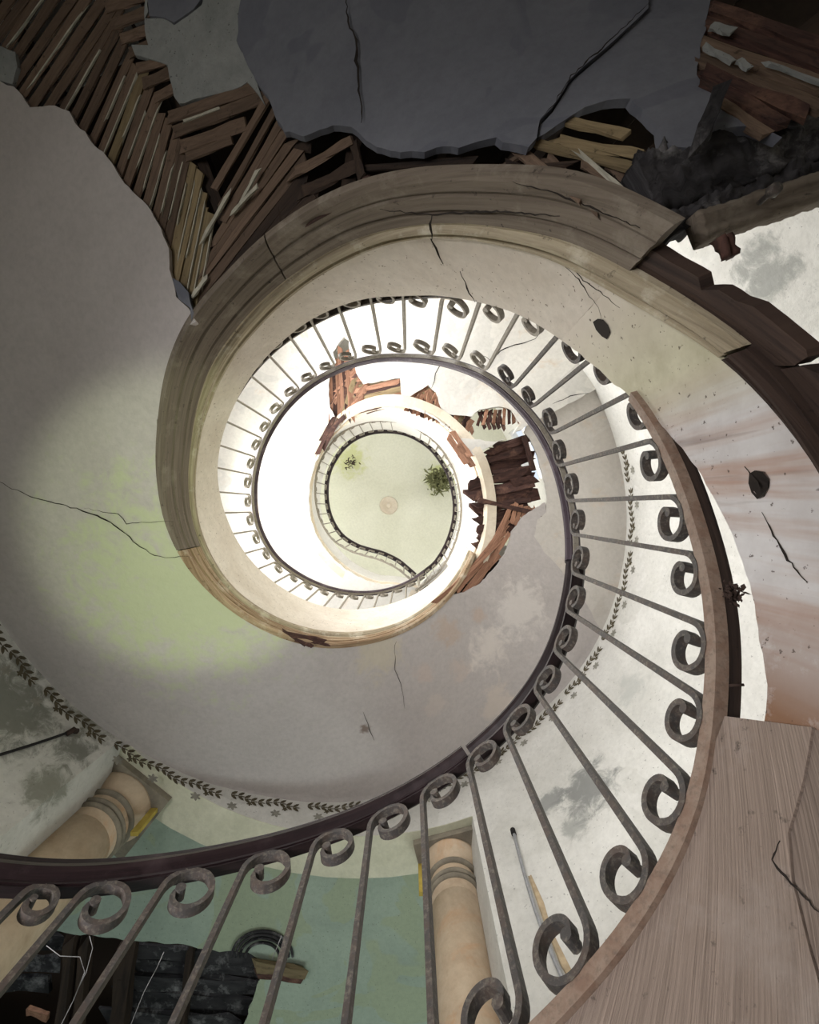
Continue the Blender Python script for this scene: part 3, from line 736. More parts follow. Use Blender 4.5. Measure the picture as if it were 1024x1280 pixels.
# joists over the laths (radial) and treads over them
for ph in range(40, 336, 14):
    z = lambda r: ZS(ph, r)
    plank('joist', cyl(ph, R + 45, z(R) + 0.16), cyl(ph, RWALL(ph) - 20, z(RW) + 0.16), 0.05, 0.12, m_joist, stair, rough=0.2)
ph = 36.0; k = 0
while ph < 332:
    zt = ZB(ph + 6.5) - 0.10
    zu = max(zt, ZSI(ph) + 0.42)
    for nm, z0, z1 in (('tread', zu, zu + .05),):
        vs_ = []
        n = 5
        for j in range(n): vs_.append(cyl(ph + 13.2 * j / (n - 1), R + 36, z0))
        for j in range(n): vs_.append(cyl(ph + 13.2 * j / (n - 1), RWALL(ph + 13.2 * j / (n - 1)) - 4, z0))
        vs_ += [v + Vector((0, 0, (z1 - z0) * S)) for v in vs_]
        fs = []
        for j in range(n - 1): fs += [(j, j + 1, n + j + 1, n + j), (2 * n + j, 3 * n + j, 3 * n + j + 1, 2 * n + j + 1), (j, 2 * n + j, 2 * n + j + 1, j + 1), (n + j, n + j + 1, 3 * n + j + 1, 3 * n + j)]
        fs += [(0, n, 3 * n, 2 * n), (n - 1, 3 * n - 1, 4 * n - 1, 2 * n - 1)]
        mesh_obj(nm, vs_, fs, m_tread, stair)
    zn = max(ZB(ph + 13 + 6.5) - 0.10, ZSI(ph + 13) + 0.42)
    plank('riser', cyl(ph + 13, R + 36, (zu + zn) / 2), cyl(ph + 13, RWALL(ph + 13) - 4, (zu + zn) / 2), 0.02, max(.02, (zn - zu) * S + .04), m_tread, stair, rough=0)
    ph += 13; k += 1

# ---- charred bearer across the broken end of the flight
beam = thing('charred_beam', 'thick charred beam with a pale moulded lower edge across the broken stair end', 'beam')
def beam_mesh(name, a, b, z0, z1, sec, mat, amp, parent, n=130, seed=0):
    A = UW((a[0] - 512) * z0, (a[1] - 634) * z0, z0); B = UW((b[0] - 512) * z1, (b[1] - 634) * z1, z1)
    ax = (B - A); L = ax.length; x = ax / L; side = Vector((0, 0, 1)).cross(x).normalized(); up = x.cross(side).normalized()
    fr = []; 
    for i in range(n): fr.append((A + ax * (i / (n - 1)), side, up))
    def prof(i):
        out = []
        for k, (p, q) in enumerate(sec):
            nn = noise.noise((i * 0.07 + seed, k * .8, seed)) * amp + noise.noise((i * 0.22 + seed, k * 1.3, 4)) * amp * .7 + noise.noise((i * 0.6 + seed, k * 2.3, 4)) * amp * .35
            out.append((p * (1 + nn), q * (1 + nn * 1.2)))
        return out
    return sweep_path(name, fr, prof, mat, parent, smooth=True)
def box_sec(w_, h_, nx=5): 
    s = [(lerp(-w_ / 2, w_ / 2, i / nx), -h_ / 2) for i in range(nx)] + [(w_ / 2, lerp(-h_ / 2, h_ / 2, i / 3)) for i in range(3)]
    s += [(lerp(w_ / 2, -w_ / 2, i / nx), h_ / 2) for i in range(nx)] + [(-w_ / 2, lerp(h_ / 2, -h_ / 2, i / 3)) for i in range(3)]
    return s
beam_mesh('bearer', (790, 256), (1130, 140), 1.28, 1.36, box_sec(0.13, 0.12, 9), m_char, 0.2, beam, seed=3)
beam_mesh('splintered_edge', (832, 286), (1130, 176), 1.24, 1.32, box_sec(0.05, 0.06), m_char, 0.5, beam, seed=8)
beam_mesh('rough_upper_edge', (800, 225), (1130, 120), 1.27, 1.36, box_sec(0.09, 0.05, 8), m_char, 0.6, beam, seed=12)
beam_mesh('moulded_edge', (868, 288), (1130, 200), 1.2, 1.28, [(-.03, -.02), (-.02, -.03), (.0, -.03), (.008, -.024), (.02, -.03), (.034, -.02), (.034, .02), (-.03, .02)], m_fascia, 0.12, beam, seed=21)
p = PW(958, 246, 1.14)
o = lathe('bolt_head', [(0.004, p[2] - .03), (.012, p[2] - .03), (.014, p[2] - .015), (.006, p[2] - .012), (.006, p[2] + .02)], p, m_iron, beam, seg=12)
beam_mesh('hanging_splinter', (903, 296), (912, 322), 1.12, 1.12, box_sec(0.03, 0.02), m_rot, 0.9, beam, n=8, seed=31)

# ---- broken area near the top of the flight, rotten boards and laths
broken_boards = [((592, 618), (668, 602), 14), ((594, 606), (668, 586), 12), ((600, 636), (675, 616), 16), ((602, 594), (664, 570), 10), ((600, 652), (672, 634), 13), ((605, 578), (660, 560), 9), ((612, 566), (655, 548), 8),
    ((604, 668), (650, 660), 12), ((596, 684), (630, 672), 12), ((640, 604), (672, 598), 9)]
rb = random.Random(11)
for k in range(22):
    y0 = 553 + k * 6.4; x0 = 603 + rb.uniform(-4, 4) + max(0, (600 - y0)) * .45; x1 = 666 + rb.uniform(-6, 6) - max(0, (y0 - 640)) * 1.0
    broken_boards.append(((x0, y0 + rb.uniform(-2, 2)), (x1, y0 - 7 + rb.uniform(-4, 4)), rb.uniform(6, 10)))
for (a, b, wd) in broken_boards: slath(a, b, wd, m_rot, dz=random.uniform(.05, .11), th=0.02, rough=1.3, name='rotten_board', tilt=random.uniform(-.2, .2))
slath((601, 626), (682, 645), 6, m_rot, dz=0.02, th=0.03, name='rotten_board')
slath((656, 545), (668, 590), 6, m_rot, dz=0.02, th=0.03, name='rotten_board')
for k in range(7):
    slath((640 - k * 2.0 + k * 0, 632 + k * 7), (615 - k * 7.5, 690 + k * 7), 5.5, m_lath_r, dz=0.025 + random.uniform(-.006, .006), rough=0.8)
for k in range(6): slath((646 + k * 6, 630 + k * 1.5), (640 + k * 6 - (4 if k > 3 else 0), 655 + (20 if k > 3 else 0) + k), 5.2, m_lath_r, dz=0.02, rough=0.8)
for (a, b, wd) in [((590, 735), (628, 690), 6), ((582, 740), (620, 690), 5), ((600, 725), (636, 668), 5.5), ((574, 738), (606, 700), 6), ((610, 712), (640, 662), 5), ((560, 745), (600, 700), 5), ((545, 752), (590, 715), 5)]:
    slath(a, b, wd, m_lath_r, dz=0.03, rough=0.9)
for (a, b, wd) in [((362, 792), (404, 800), 5), ((372, 800), (392, 808), 5), ((356, 788), (382, 806), 3), ((392, 802), (412, 806), 3)]:
    slath(a, b, wd, m_rot, dz=-0.01, rough=1.2, name='splinter')
# laths showing in the holes of the gallery ceiling
def glath(a, b, wpx, mat=m_lath_r, z=5.43, th=0.01, tilt=0.0, name='lath', z2=None):
    A = UW(*gp3(*a)); B = UW(*gp3(*b)); A.z += (z - 5.4) * S; B.z += (z - 5.4) * S; z = (A.z - EYE) / S
    return plank(name, A, B, wpx * z * K, th, mat, cg, rough=0.9, tilt=tilt)
for k in range(9): glath((412 + k * 1.5, 520 - k * 6), (440 + k * 2.2, 425 + k * 5 + 8), 5.5, m_lath_r if k % 3 else m_rot, z=5.43 + k * .004, tilt=random.uniform(-.3, .3))
for k in range(6): glath((436 + k * 2, 520 - k * 5), (455 + k * 1.5, 497 - k * 5), 5.0, m_lath_r, z=5.42)
for k in range(5): glath((446, 508 - k * 6), (501, 494 - k * 6), 5.6, m_lath_r if k % 2 else m_lath_y, z=5.44, tilt=.15)
glath((455, 512), (502, 498), 8, m_rot, z=5.5)
for k in range(7): glath((510 + k * 6.5, 500 + k * 3.2), (530 + k * 4.2, 482 + k * 2), 5.4, m_lath_r, z=5.43, tilt=random.uniform(-.3, .3))
for k in range(6): glath((528 + k * 4, 484 + k * 1), (548 + k * 3, 524 + k * 2), 5.0, m_lath_r if k % 2 else m_lath_y, z=5.44)
for k in range(5): glath((560 + k * 5, 516), (572 + k * 5, 540), 5.0, m_rot if k % 2 else m_lath_r, z=5.45)
for k in range(5): glath((600 + k * 6, 514 + k * .5), (608 + k * 6, 536), 4.0, m_rot, z=5.45, tilt=.4)
for (a, b) in [((402, 552), (418, 522)), ((406, 560), (424, 524)), ((398, 566), (414, 530)), ((404, 548), (432, 520))]: glath(a, b, 5, m_rot, z=5.37)
for (a, b) in [((560, 546), (582, 578)), ((566, 542), (588, 572)), ((572, 556), (590, 582))]: glath(a, b, 7, m_lath_r, z=5.36, name='trim_fragment')

def chunk(a0, a1, b0, b1, n, w_, mats, dz=0.02):
    for k in range(n):
        t = k / max(1, n - 1)
        glath((lerp(a0[0], a1[0], t), lerp(a0[1], a1[1], t)), (lerp(b0[0], b1[0], t), lerp(b0[1], b1[1], t)), w_, mats[k % len(mats)], z=5.4 + dz + random.uniform(0, .03), tilt=random.uniform(-.25, .25))
chunk((414, 525), (440, 520), (414, 448), (432, 432), 6, 6, [m_lath_r, m_rot, m_lath_r])
chunk((424, 522), (446, 505), (436, 470), (462, 484), 5, 6, [m_lath_r, m_lath_y])
chunk((444, 515), (447, 488), (500, 500), (500, 476), 6, 6, [m_rot, m_lath_r, m_lath_r, m_lath_y])
chunk((508, 512), (548, 526), (518, 494), (548, 490), 9, 5.5, [m_lath_r, m_rot, m_lath_r])
chunk((548, 526), (580, 545), (556, 508), (592, 522), 7, 6, [m_lath_r, m_lath_y, m_rot])
chunk((598, 530), (650, 528), (604, 512), (648, 508), 9, 4, [m_rot, m_lath_r])
# ---- cracks and their edges
lf_s = lambda x, y: soffit_point(x, y, dz=-0.006)
crack([(0, 602), (40, 622), (70, 628), (110, 640), (140, 652), (158, 668), (176, 684), (200, 696), (238, 696)], 0.0072, m_crack, lf_s, stair)
crack([(105, 635), (150, 642), (160, 655), (190, 652), (218, 652)], 0.0042, m_crack, lf_s, stair)
crack([(495, 800), (493, 835), (503, 860), (506, 885)], 0.0048, m_crack, lf_s, stair)
crack(crk, 0.011, m_crack, lambda x, y: soffit_point(x, y, dz=-0.008), stair)
crack([(455, 890), (462, 912), (468, 925)], 0.0060, m_crack, lf_s, stair)
crack([(810, 8), (780, 38), (745, 70), (712, 100), (690, 136), (676, 152), (673, 172)], 0.0036, m_crack, lambda x, y: soffit_point(x, y, dz=-0.010), stair)
lf_f = lambda x, y: cyl(*[on_cyl(x, y, R - 3, 60)[0], R - 3, on_cyl(x, y, R - 3, 60)[1]])
crack([(538, 296), (545, 310), (554, 330)], 0.0072, m_crack, lf_f, stair)
crack([(575, 340), (584, 360), (594, 378)], 0.0060, m_crack, lf_f, stair)
crack([(541, 268), (538, 280), (540, 300)], 0.0084, m_crack, lambda x, y: cyl(on_cyl(x, y, R - 20, 60)[0], R - 20, on_cyl(x, y, R - 20, 60)[1]), stair)
crack([(700, 320), (730, 350), (775, 385)], 0.0024, m_crack, lf_f, stair)
crack([(690, 318), (720, 345), (748, 385), (752, 402)], 0.0024, m_crack, lf_f, stair)
crack([(952, 640), (968, 670), (985, 700), (1010, 728)], 0.0036, m_crack, lf_f, stair)
crack([(932, 582), (945, 602), (950, 615)], 0.0048, m_crack, lf_f, stair)
crack([(475, 262), (540, 268), (620, 264), (700, 270)], 0.0060, m_crack, lambda x, y: cyl(on_cyl(x, y, R - 6, 60)[0], R - 6, on_cyl(x, y, R - 6, 60)[1]), stair)
crack([(640, 228), (690, 240), (760, 268), (800, 285)], 0.0042, m_crack, lambda x, y: cyl(on_cyl(x, y, R - 6, 60)[0], R - 6, on_cyl(x, y, R - 6, 60)[1]), stair)
lf_g = lambda x, y: UW(*gp3(x, y)) - Vector((0, 0, .012))
crack([(598, 440), (612, 452), (630, 436), (668, 424), (680, 412)], 0.0120, m_crack, lf_g, cg)
crack([(540, 485), (545, 468), (553, 452)], 0.0108, m_crack, lf_g, cg)
crack([(690, 505), (712, 496), (735, 492)], 0.012, m_crack, lf_g, cg)

# ---- weathered board at the lower right: the apron beside the bottom rail
apron = thing('apron_board', 'weathered brown wooden boarding beside the foot of the iron railing', 'board')
def ap_poly(px): return px
aRad = R - 5
cyl_patch('board', [(906, 895), (960, 902), (1015, 909), (1004, 975), (985, 1040), (990, 1100), (1010, 1180), (1040, 1290), ('c', -62, 0.42), ('c', -80, 0.40)] + [('c', ph, ZB(ph) - .02) for ph in range(-82, -25, 2)],
    aRad, 0.03, m_apron, apron, -40, slope=.82)
cyl_patch('board', [(1018, 912), (1060, 918), (1400, 1100), ('c', -62, 0.40), (1046, 1290), (1014, 1180), (994, 1100), (989, 1042), (1007, 978)], aRad + 2.5, 0.03, m_apron, apron, -40, jag=0.001, slope=.9)
crack([(975, 1050), (965, 1075), (985, 1100), (1024, 1140)], 0.004, m_crack, lambda x, y: cyl(on_cyl(x, y, aRad - 1, -40)[0], aRad - 1, on_cyl(x, y, aRad - 1, -40)[1]), apron)

# ================================================================== BALUSTRADES
bal = thing('stair_balustrade', 'wrought iron railing with scrolled balusters and dark moulded wooden handrail up the curved stair', 'railing')
# handrail profile: side (outwards), up -- metres
hp = [(-.034, .0), (-.040, .010), (-.036, .022), (-.028, .026), (-.030, .040), (-.018, .052), (.018, .052), (.030, .040), (.028, .026), (.036, .022), (.040, .010), (.034, .0), (.020, -.010), (.020, -.018), (-.020, -.018), (-.020, -.010)]
def rail_sweep(name, p0, p1, prof, mat, zf, dr=0, dz=0, step=1.5, smooth=False):
    n = int(abs(p1 - p0) / step) + 2; fr = []
    for i in range(n):
        ph = lerp(p0, p1, i / (n - 1)); o = cyl(ph, R + dr / K, zf(ph)) + Vector((0, 0, dz))
        a = math.radians(ph); s = Vector((math.cos(a), -math.sin(a), 0))
        t = (cyl(ph + .5, R, zf(ph + .5)) - cyl(ph - .5, R, zf(ph - .5))).normalized()
        u = t.cross(s).normalized(); u = u if u.z > 0 else -u
        fr.append((o, s, u))
    return sweep_path(name, fr, prof, mat, bal, smooth=smooth)
joint = on_cyl(588, 938, R, -50)[0]
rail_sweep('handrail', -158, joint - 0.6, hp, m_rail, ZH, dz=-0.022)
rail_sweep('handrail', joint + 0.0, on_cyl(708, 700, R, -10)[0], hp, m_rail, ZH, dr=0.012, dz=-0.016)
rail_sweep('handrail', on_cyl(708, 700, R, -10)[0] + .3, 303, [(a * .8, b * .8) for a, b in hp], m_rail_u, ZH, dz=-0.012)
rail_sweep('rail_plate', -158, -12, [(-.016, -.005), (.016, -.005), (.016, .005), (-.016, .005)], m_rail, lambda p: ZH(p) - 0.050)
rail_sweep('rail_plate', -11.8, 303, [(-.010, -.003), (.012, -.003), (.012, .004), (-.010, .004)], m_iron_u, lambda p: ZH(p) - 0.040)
bp = [(-.018, -.016), (.010, -.016), (.010, .014), (-.018, .014)]
rail_sweep('bottom_rail', -130, 15.5, bp, m_flat, ZB, dz=0)
rail_sweep('rail_underside', -130, 15.5, [(.010, -.014), (.040, -.012), (.040, .012), (.010, .012)], m_dark_board, ZB)  # dark strip: the shade under the rail, put in as colour
rail_sweep('bottom_rail', 15.8, 303, [(-.015, -.008), (.03, -.008), (.03, .006), (-.015, .006)], m_iron, ZB, dr=0.03)

def sbar_path(m, H, sx):
    """centre line of one S-scroll bar in (s,z); m = rail slope; H = clear height"""
    a = sx; q = math.sqrt(1 + m * m)
    zc = H + m * a - a * q
    top = []
    for k in range(0, 37):
        th = PI - PI * 2.2 * k / 36
        t = max(0, (PI * 0.4 - th) / (PI * 1.6)); r = a * (1 - 0.74 * min(1, max(0, t)))
        cx = a - 0.12 * a * min(1, max(0, t)); top.append((cx + r * math.cos(th), zc + r * math.sin(th) - 0.10 * a * min(1, max(0, t))))
    zc2 = -m * a + a * q
    bot = [(-s, zc + zc2 - z + (H - zc - zc2) * 0) for s, z in top]
    bot = [(-s, (H) - z) for s, z in top]
    mid = [(0.0, lerp(bot[0][1], top[0][1], k / 5)) for k in range(1, 5)]
    return bot[::-1] + mid + top
def sbar_mesh(ph0, H, m, rho, zbase, mat, wd=0.025, th=0.0135, sx=1.0, parent=None):
    pts = sbar_path(m, H, sx); L = len(pts); Rm = rho * K; vs_, fs, uv = [], [], []; d = 0
    for i, (s, z) in enumerate(pts):
        s0, z0 = pts[max(i - 1, 0)]; s1, z1 = pts[min(i + 1, L - 1)]; l = math.hypot(s1 - s0, z1 - z0) or 1
        tx, tz = (s1 - s0) / l, (z1 - z0) / l; nx, nz = -tz, tx
        if i: d += math.hypot(s - pts[i - 1][0], z - pts[i - 1][1])
        e = min(i, L - 1 - i); h = th * (1.0 if e > 5 else 0.75)
        for (aa, bb) in ((-wd / 2, -h / 2), (wd / 2, -h / 2), (wd / 2, h / 2), (-wd / 2, h / 2)):
            ss = s + nx * bb; zz = z + nz * bb
            p = cyl(ph0 + math.degrees(ss / Rm), rho + aa / K, 0); p.z = zbase + zz; vs_.append(p); uv.append((d, aa + bb))
        if i:
            for k in range(4): p_, q_ = (i - 1) * 4, i * 4; fs.append((p_ + k, p_ + (k + 1) % 4, q_ + (k + 1) % 4, q_ + k))
    fs += [(3, 2, 1, 0), (L * 4 - 4, L * 4 - 3, L * 4 - 2, L * 4 - 1)]
    # rolled knob in the eye of each scroll
    for end in (0, L - 1):
        s, z = pts[end]; s2, z2 = pts[3 if end == 0 else L - 4]
        b0 = len(vs_); seg = 10; rr_ = 0.20 * sx
        for aa in (-wd * .62, wd * .62):
            for k in range(seg):
                an = 2 * PI * k / seg; p = cyl(ph0 + math.degrees((s + rr_ * math.cos(an)) / Rm), rho + aa / K, 0); p.z = zbase + z + rr_ * math.sin(an); vs_.append(p); uv.append((aa, k * .01))
        for k in range(seg): fs.append((b0 + k, b0 + (k + 1) % seg, b0 + seg + (k + 1) % seg, b0 + seg + k))
        fs.append(tuple(b0 + k for k in range(seg))[::-1]); fs.append(tuple(b0 + seg + k for k in range(seg)))
    return mesh_obj('baluster', vs_, fs, mat, parent, uv)
def hand_phi(x, y, near):
    """angle at which the line of sight near the handrail meets the well cylinder just below it"""
    best = on_cyl(x, y, R, near)[0]; return best
knees = [(-70, 1220), (89, 1135), (200, 1118), (297, 1107), (386, 1086), (463, 1043), (530, 1003), (588, 960), (634, 916), (670, 862), (697, 815), (716, 767), (724, 719), (724, 669), (717, 626), (702, 582), (682, 545), (658, 513), (637, 487), (604, 466), (572, 453), (540, 445), (505, 441), (475, 441), (445, 448), (417, 456), (393, 466), (373, 485),
    (353, 503), (334, 524), (323, 546), (315, 570), (312, 593), (311, 618), (315, 640), (325, 662), (336, 683), (349, 700), (364, 716), (379, 727), (397, 737), (416, 744), (434, 746), (454, 746), (472, 744), (490, 740), (507, 734), (522, 727)]
near = -120
phis = []
for (x, y) in knees:
    p_ = on_cyl(x, y, R, near)[0]; near = p_ + 5; phis.append(p_)
print('baluster angles', [round(p) for p in phis])
for i, p_ in enumerate(phis):
    m = (ZH(p_ + 3) - ZH(p_ - 3)) * S / (math.radians(6) * R * K)
    gap = (phis[i + 1] - p_) if i + 1 < len(phis) else 7
    rho = R + (-5 if p_ < 16 else 16); H = S * 1.0 - 0.055 * S - 0.016
    sx = min(.078, max(.04, gap * math.radians(1) * R * K * 0.38))
    low_ = 0.2 * S * min(1, max(0, (p_ - 60) / 25)); H += low_
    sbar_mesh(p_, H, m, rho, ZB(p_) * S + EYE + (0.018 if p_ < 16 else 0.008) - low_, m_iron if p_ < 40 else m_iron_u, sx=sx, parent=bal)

# landing balustrade at the top
gb = thing('landing_balustrade', 'small distant railing round the bright round opening at the top of the well', 'railing')
GR = [(519, 724), (534, 713), (546, 702), (558, 682), (566, 659), (569, 637), (567, 616), (562, 596), (553, 579), (542, 564), (529, 553), (510, 543), (489, 539), (467, 540), (446, 547), (429, 560), (416, 579), (410, 595), (408, 612), (409, 630), (413, 646), (420, 660), (430, 672), (446, 682), (461, 687), (476, 691), (488, 696), (499, 702), (510, 711), (519, 719)]
GR3 = [(x, y, 8.1 if k > 5 else lerp(6.95, 8.1, k / 6)) for k, (x, y) in enumerate(GR)]
GU = [((p[0] - 512) * p[2], (p[1] - 634) * p[2], p[2]) for p in smooth_path(GR3, 4)]
fg = edge_frames(GU)
for i in range(1, len(fg)):
    if fg[i][1].dot(fg[i - 1][1]) < 0: fg[i] = (fg[i][0], -fg[i][1], fg[i][2])
sweep_path('handrail', fg, [(-.03, 0), (-.034, .02), (-.02, .045), (.02, .045), (.034, .02), (.03, 0), (.012, -.015), (-.012, -.015)], m_rail, gb)
sweep_path('bottom_rail', fg, [(-.012, -.82), (.012, -.82), (.012, -.808), (-.012, -.808)], m_iron_u, gb)
def small_bar(o, t, H):
    L = []; a = .045
    pts = []
    for k in range(13): th = PI - PI * 1.8 * k / 12; r = a * (1 - .5 * k / 12); pts.append((a + r * math.cos(th), H - a + r * math.sin(th)))
    bot = [(-s, H - z) for s, z in pts]; pts = bot[::-1] + pts
    side = Vector((0, 0, 1)).cross(t).normalized(); vs_, fs = [], []
    for i, (s, z) in enumerate(pts):
        s0, z0 = pts[max(i - 1, 0)]; s1, z1 = pts[min(i + 1, len(pts) - 1)]; l = math.hypot(s1 - s0, z1 - z0) or 1; nx, nz = -(z1 - z0) / l, (s1 - s0) / l
        for (aa, bb) in ((-.01, -.005), (.01, -.005), (.01, .005), (-.01, .005)): vs_.append(o + t * (s + nx * bb) + side * aa + Vector((0, 0, z + nz * bb)))
        if i:
            for k in range(4): p_, q_ = (i - 1) * 4, i * 4; fs.append((p_ + k, p_ + (k + 1) % 4, q_ + (k + 1) % 4, q_ + k))
    fs += [(3, 2, 1, 0), tuple(len(vs_) - 4 + k for k in range(4))]
    mesh_obj('baluster', vs_, fs, m_iron_u, gb)
acc = 0.0; nxt = 0.07
for i in range(1, len(fg)):
    a, b = fg[i - 1][0], fg[i][0]; seg = (b - a).length
    while nxt <= acc + seg:
        o = a.lerp(b, (nxt - acc) / seg); t = (b - a).normalized(); small_bar(o + Vector((0, 0, -.81)), t, .79); nxt += 0.145
    acc += seg

# ================================================================== OPENING WITH COLUMNS
def column(xu, yu, rad, name_lbl, zc):
    t = thing('column', name_lbl, 'column'); c = (xu * K, yu * K); zt = zc * S + EYE
    lathe('shaft', [(rad * 1.12, 0), (rad * 1.12, .1)] + [(lerp(rad * 1.12, rad, k / 8), lerp(.1, zt - .42, k / 8)) for k in range(9)], c, m_stone, t)
    for z_, rr_ in ((zt - .33, 1.05), (zt - .29, 1.07), (zt - .20, 1.09)):
        lathe('necking_ring', [(rad * .96, z_ - .018)] + [(rad * rr_ + .012 * math.sin(PI * k / 6), z_ - .018 + .036 * k / 6) for k in range(7)] + [(rad * .96, z_ + .018)], c, m_capital, t)
    lathe('capital', [(rad * 1.0, zt - .42), (rad * 1.0, zt - .2), (rad * 1.06, zt - .16), (rad * 1.2, zt - .12), (rad * 1.32, zt - .07), (rad * 1.34, zt - .05)], c, m_stone, t)
    a = math.atan2(-(yu - CY), xu - CX); d = Vector((math.cos(a), -math.sin(a), 0)); e = Vector((-d.y, d.x, 0)); h = rad * 1.42
    vs_ = [Vector((c[0], c[1], z_)) + d * (p * h) + e * (q * h) for z_ in (zt - .055, zt + .0) for p, q in ((-1, -1), (1, -1), (1, 1), (-1, 1))]
    mesh_obj('abacus', vs_, [(0, 1, 2, 3), (7, 6, 5, 4), (0, 4, 5, 1), (1, 5, 6, 2), (2, 6, 7, 3), (3, 7, 4, 0)], m_capital, t)
    return t
LC = (-1470.0, 1500.0); RC = (210.0, 1800.0)
column(LC[0], LC[1], 0.20, 'marbled ochre column on the left of the doorway, under a moulded capital', LZ)
column(RC[0], RC[1], 0.165, 'marbled column on the right of the doorway, seen between the iron balusters', LZ)
# lintel slab behind the wall face
def wedge_slab(name, ph0, ph1, r0, r1, z0, z1, mat, parent=None, n=14):
    vs_, fs = [], []
    for i in range(n):
        ph = lerp(ph0, ph1, i / (n - 1))
        vs_ += [cyl(ph, r0, z0), cyl(ph, r1, z0), cyl(ph, r1, z1), cyl(ph, r0, z1)]
        if i:
            for k in range(4): p_, q_ = (i - 1) * 4, i * 4; fs.append((p_ + k, p_ + (k + 1) % 4, q_ + (k + 1) % 4, q_ + k))
    fs += [(3, 2, 1, 0), tuple(len(vs_) - 4 + k for k in range(4))]
    return mesh_obj(name, vs_, fs, mat, parent)
lint = struct(wedge_slab('trim_1', OP0, OP1, RW + 2, RW + 215, LZ - .005, LZ + .5, m_lintel))
jv = [cyl(a_, r_, z_) for z_ in (FL, LZ) for a_, r_ in ((OP0 - 4, RW + 1), (OP0, RW + 1), (OP0 + 3.6, RW + 190), (OP0 + 3.6, RW + 700), (OP0 - 8, RW + 700))]
struct(mesh_obj('trim_2', jv, [(4, 3, 2, 1, 0), (5, 6, 7, 8, 9)] + [(k, (k + 1) % 5, 5 + (k + 1) % 5, 5 + k) for k in range(5)], m_wall))
jv = [cyl(a_, r_, z_) for z_ in (FL, LZ) for a_, r_ in ((OP1 + 4, RW + 1), (OP1, RW + 1), (OP1 - 2.6, RW + 190), (OP1 - 2.6, RW + 700), (OP1 + 8, RW + 700))]
struct(mesh_obj('trim_3', jv, [(0, 1, 2, 3, 4), (9, 8, 7, 6, 5)] + [(k, 5 + k, 5 + (k + 1) % 5, (k + 1) % 5) for k in range(5)], m_wall))
# gilt edge slips beside each capital
for (ph_, ) in ((236.5,), (280.0,)):
    plank('gilt_slip', cyl(ph_, RW + 150, LZ - .36), cyl(ph_, RW + 150, LZ - .02), .03, .05, m_gilt, lint, up=Vector((1, 0, 0.01)), rough=0)
# room beyond
def box(name, x0, x1, y0, y1, z0, z1, mat, parent=None):
    vs_ = [UW(x, y, z) for z in (z0, z1) for x, y in ((x0, y0), (x1, y0), (x1, y1), (x0, y1))]
    return mesh_obj(name, vs_, [(3, 2, 1, 0), (4, 5, 6, 7), (0, 1, 5, 4), (1, 2, 6, 5), (2, 3, 7, 6), (3, 0, 4, 7)], mat, parent)
CZ2 = 4.35
hole2 = [gp(*p, CZ2) for p in [(60, 1162), (100, 1168), (170, 1176), (230, 1180), (248, 1186), (300, 1190), (320, 1196), (330, 1210), (318, 1240), (300, 1300), (280, 1340), (-80, 1340), (-120, 1200), (0, 1170)]]
pc = [(-3600 * K, 1500 * K), (-1700 * K, 1560 * K), (-900 * K, 1800 * K), (500 * K, 1830 * K), (1300 * K, 1500 * K), (1500 * K, 4000 * K), (-3600 * K, 4000 * K)]
struct(patch('ceiling_back_room', pc, lambda u, v: Vector((u, v, CZ2 * S + EYE)), lambda u, v: Vector((u, v, CZ2 * S + EYE + .03)), m_green, holes=[hole2], grid=.3, step=.05, jag=0.02))
struct(box('wall_back_room', -3600, 1500, 4000, 4080, FL, 5.2, m_green))
struct(box('wall_left_room', -3680, -3600, 1400, 4080, FL, 5.2, m_green))
struct(box('wall_right_room', 1300, 1380, 1500, 4080, FL, 5.2, m_green))
struct(box('ceiling_loft', -3600, 1500, 1750, 4080, 5.1, 5.2, m_joist))
wreck = thing('broken_ceiling_timbers', 'dark fallen boards and joists in the hole of the green ceiling', 'timber')
def wp(a, b, z, wpx, mat, th=.03, tilt=0, name='board', z2=None):
    return plank(name, Vector(PW(*a, z)), Vector(PW(*b, z2 or z)), wpx * z * K, th, mat, wreck, rough=0.9, tilt=tilt)
for (a, b, z, wd) in [((170, 1186), (316, 1198), 4.5, 18), ((165, 1206), (318, 1214), 4.52, 20), ((160, 1226), (320, 1232), 4.5, 20), ((150, 1246), (312, 1256), 4.53, 22), ((140, 1268), (300, 1280), 4.5, 22), ((-20, 1180), (80, 1176), 4.6, 16), ((-20, 1200), (76, 1204), 4.62, 18), ((-20, 1230), (70, 1228), 4.6, 22)]:
    wp(a, b, z, wd, m_char, tilt=random.uniform(-.15, .15))
for (a, b, z, wd) in [((92, 1160), (70, 1340), 4.4, 12), ((110, 1166), (92, 1340), 4.42, 10), ((162, 1180), (140, 1340), 4.42, 22), ((240, 1184), (222, 1340), 4.45, 8)]:
    wp(a, b, z, wd, m_joist, th=.08, name='joist')
wp((318, 1206), (380, 1216), 4.3, 12, m_lath_y, name='broken_lath'); wp((320, 1216), (375, 1224), 4.32, 7, m_rot, name='broken_lath'); wp((34, 1262), (62, 1272), 4.4, 8, m_lath_r, name='broken_lath')
# little arched moulding left on the green ceiling
arch = thing('arched_moulding', 'small semicircular plaster moulding on the green ceiling beside the dark hole', 'moulding')
for rpx, hh in ((38, .03), (33, .045), (28, .03), (21, .03)):
    pts = [Vector(PW(328 + rpx * math.cos(t_), 1196 - rpx * .85 * math.sin(t_), CZ2 - .02)) for t_ in [PI * k / 16 for k in range(17)]]
    tube('arch_rib', pts, .011, m_char if rpx != 26 else m_capital, arch)

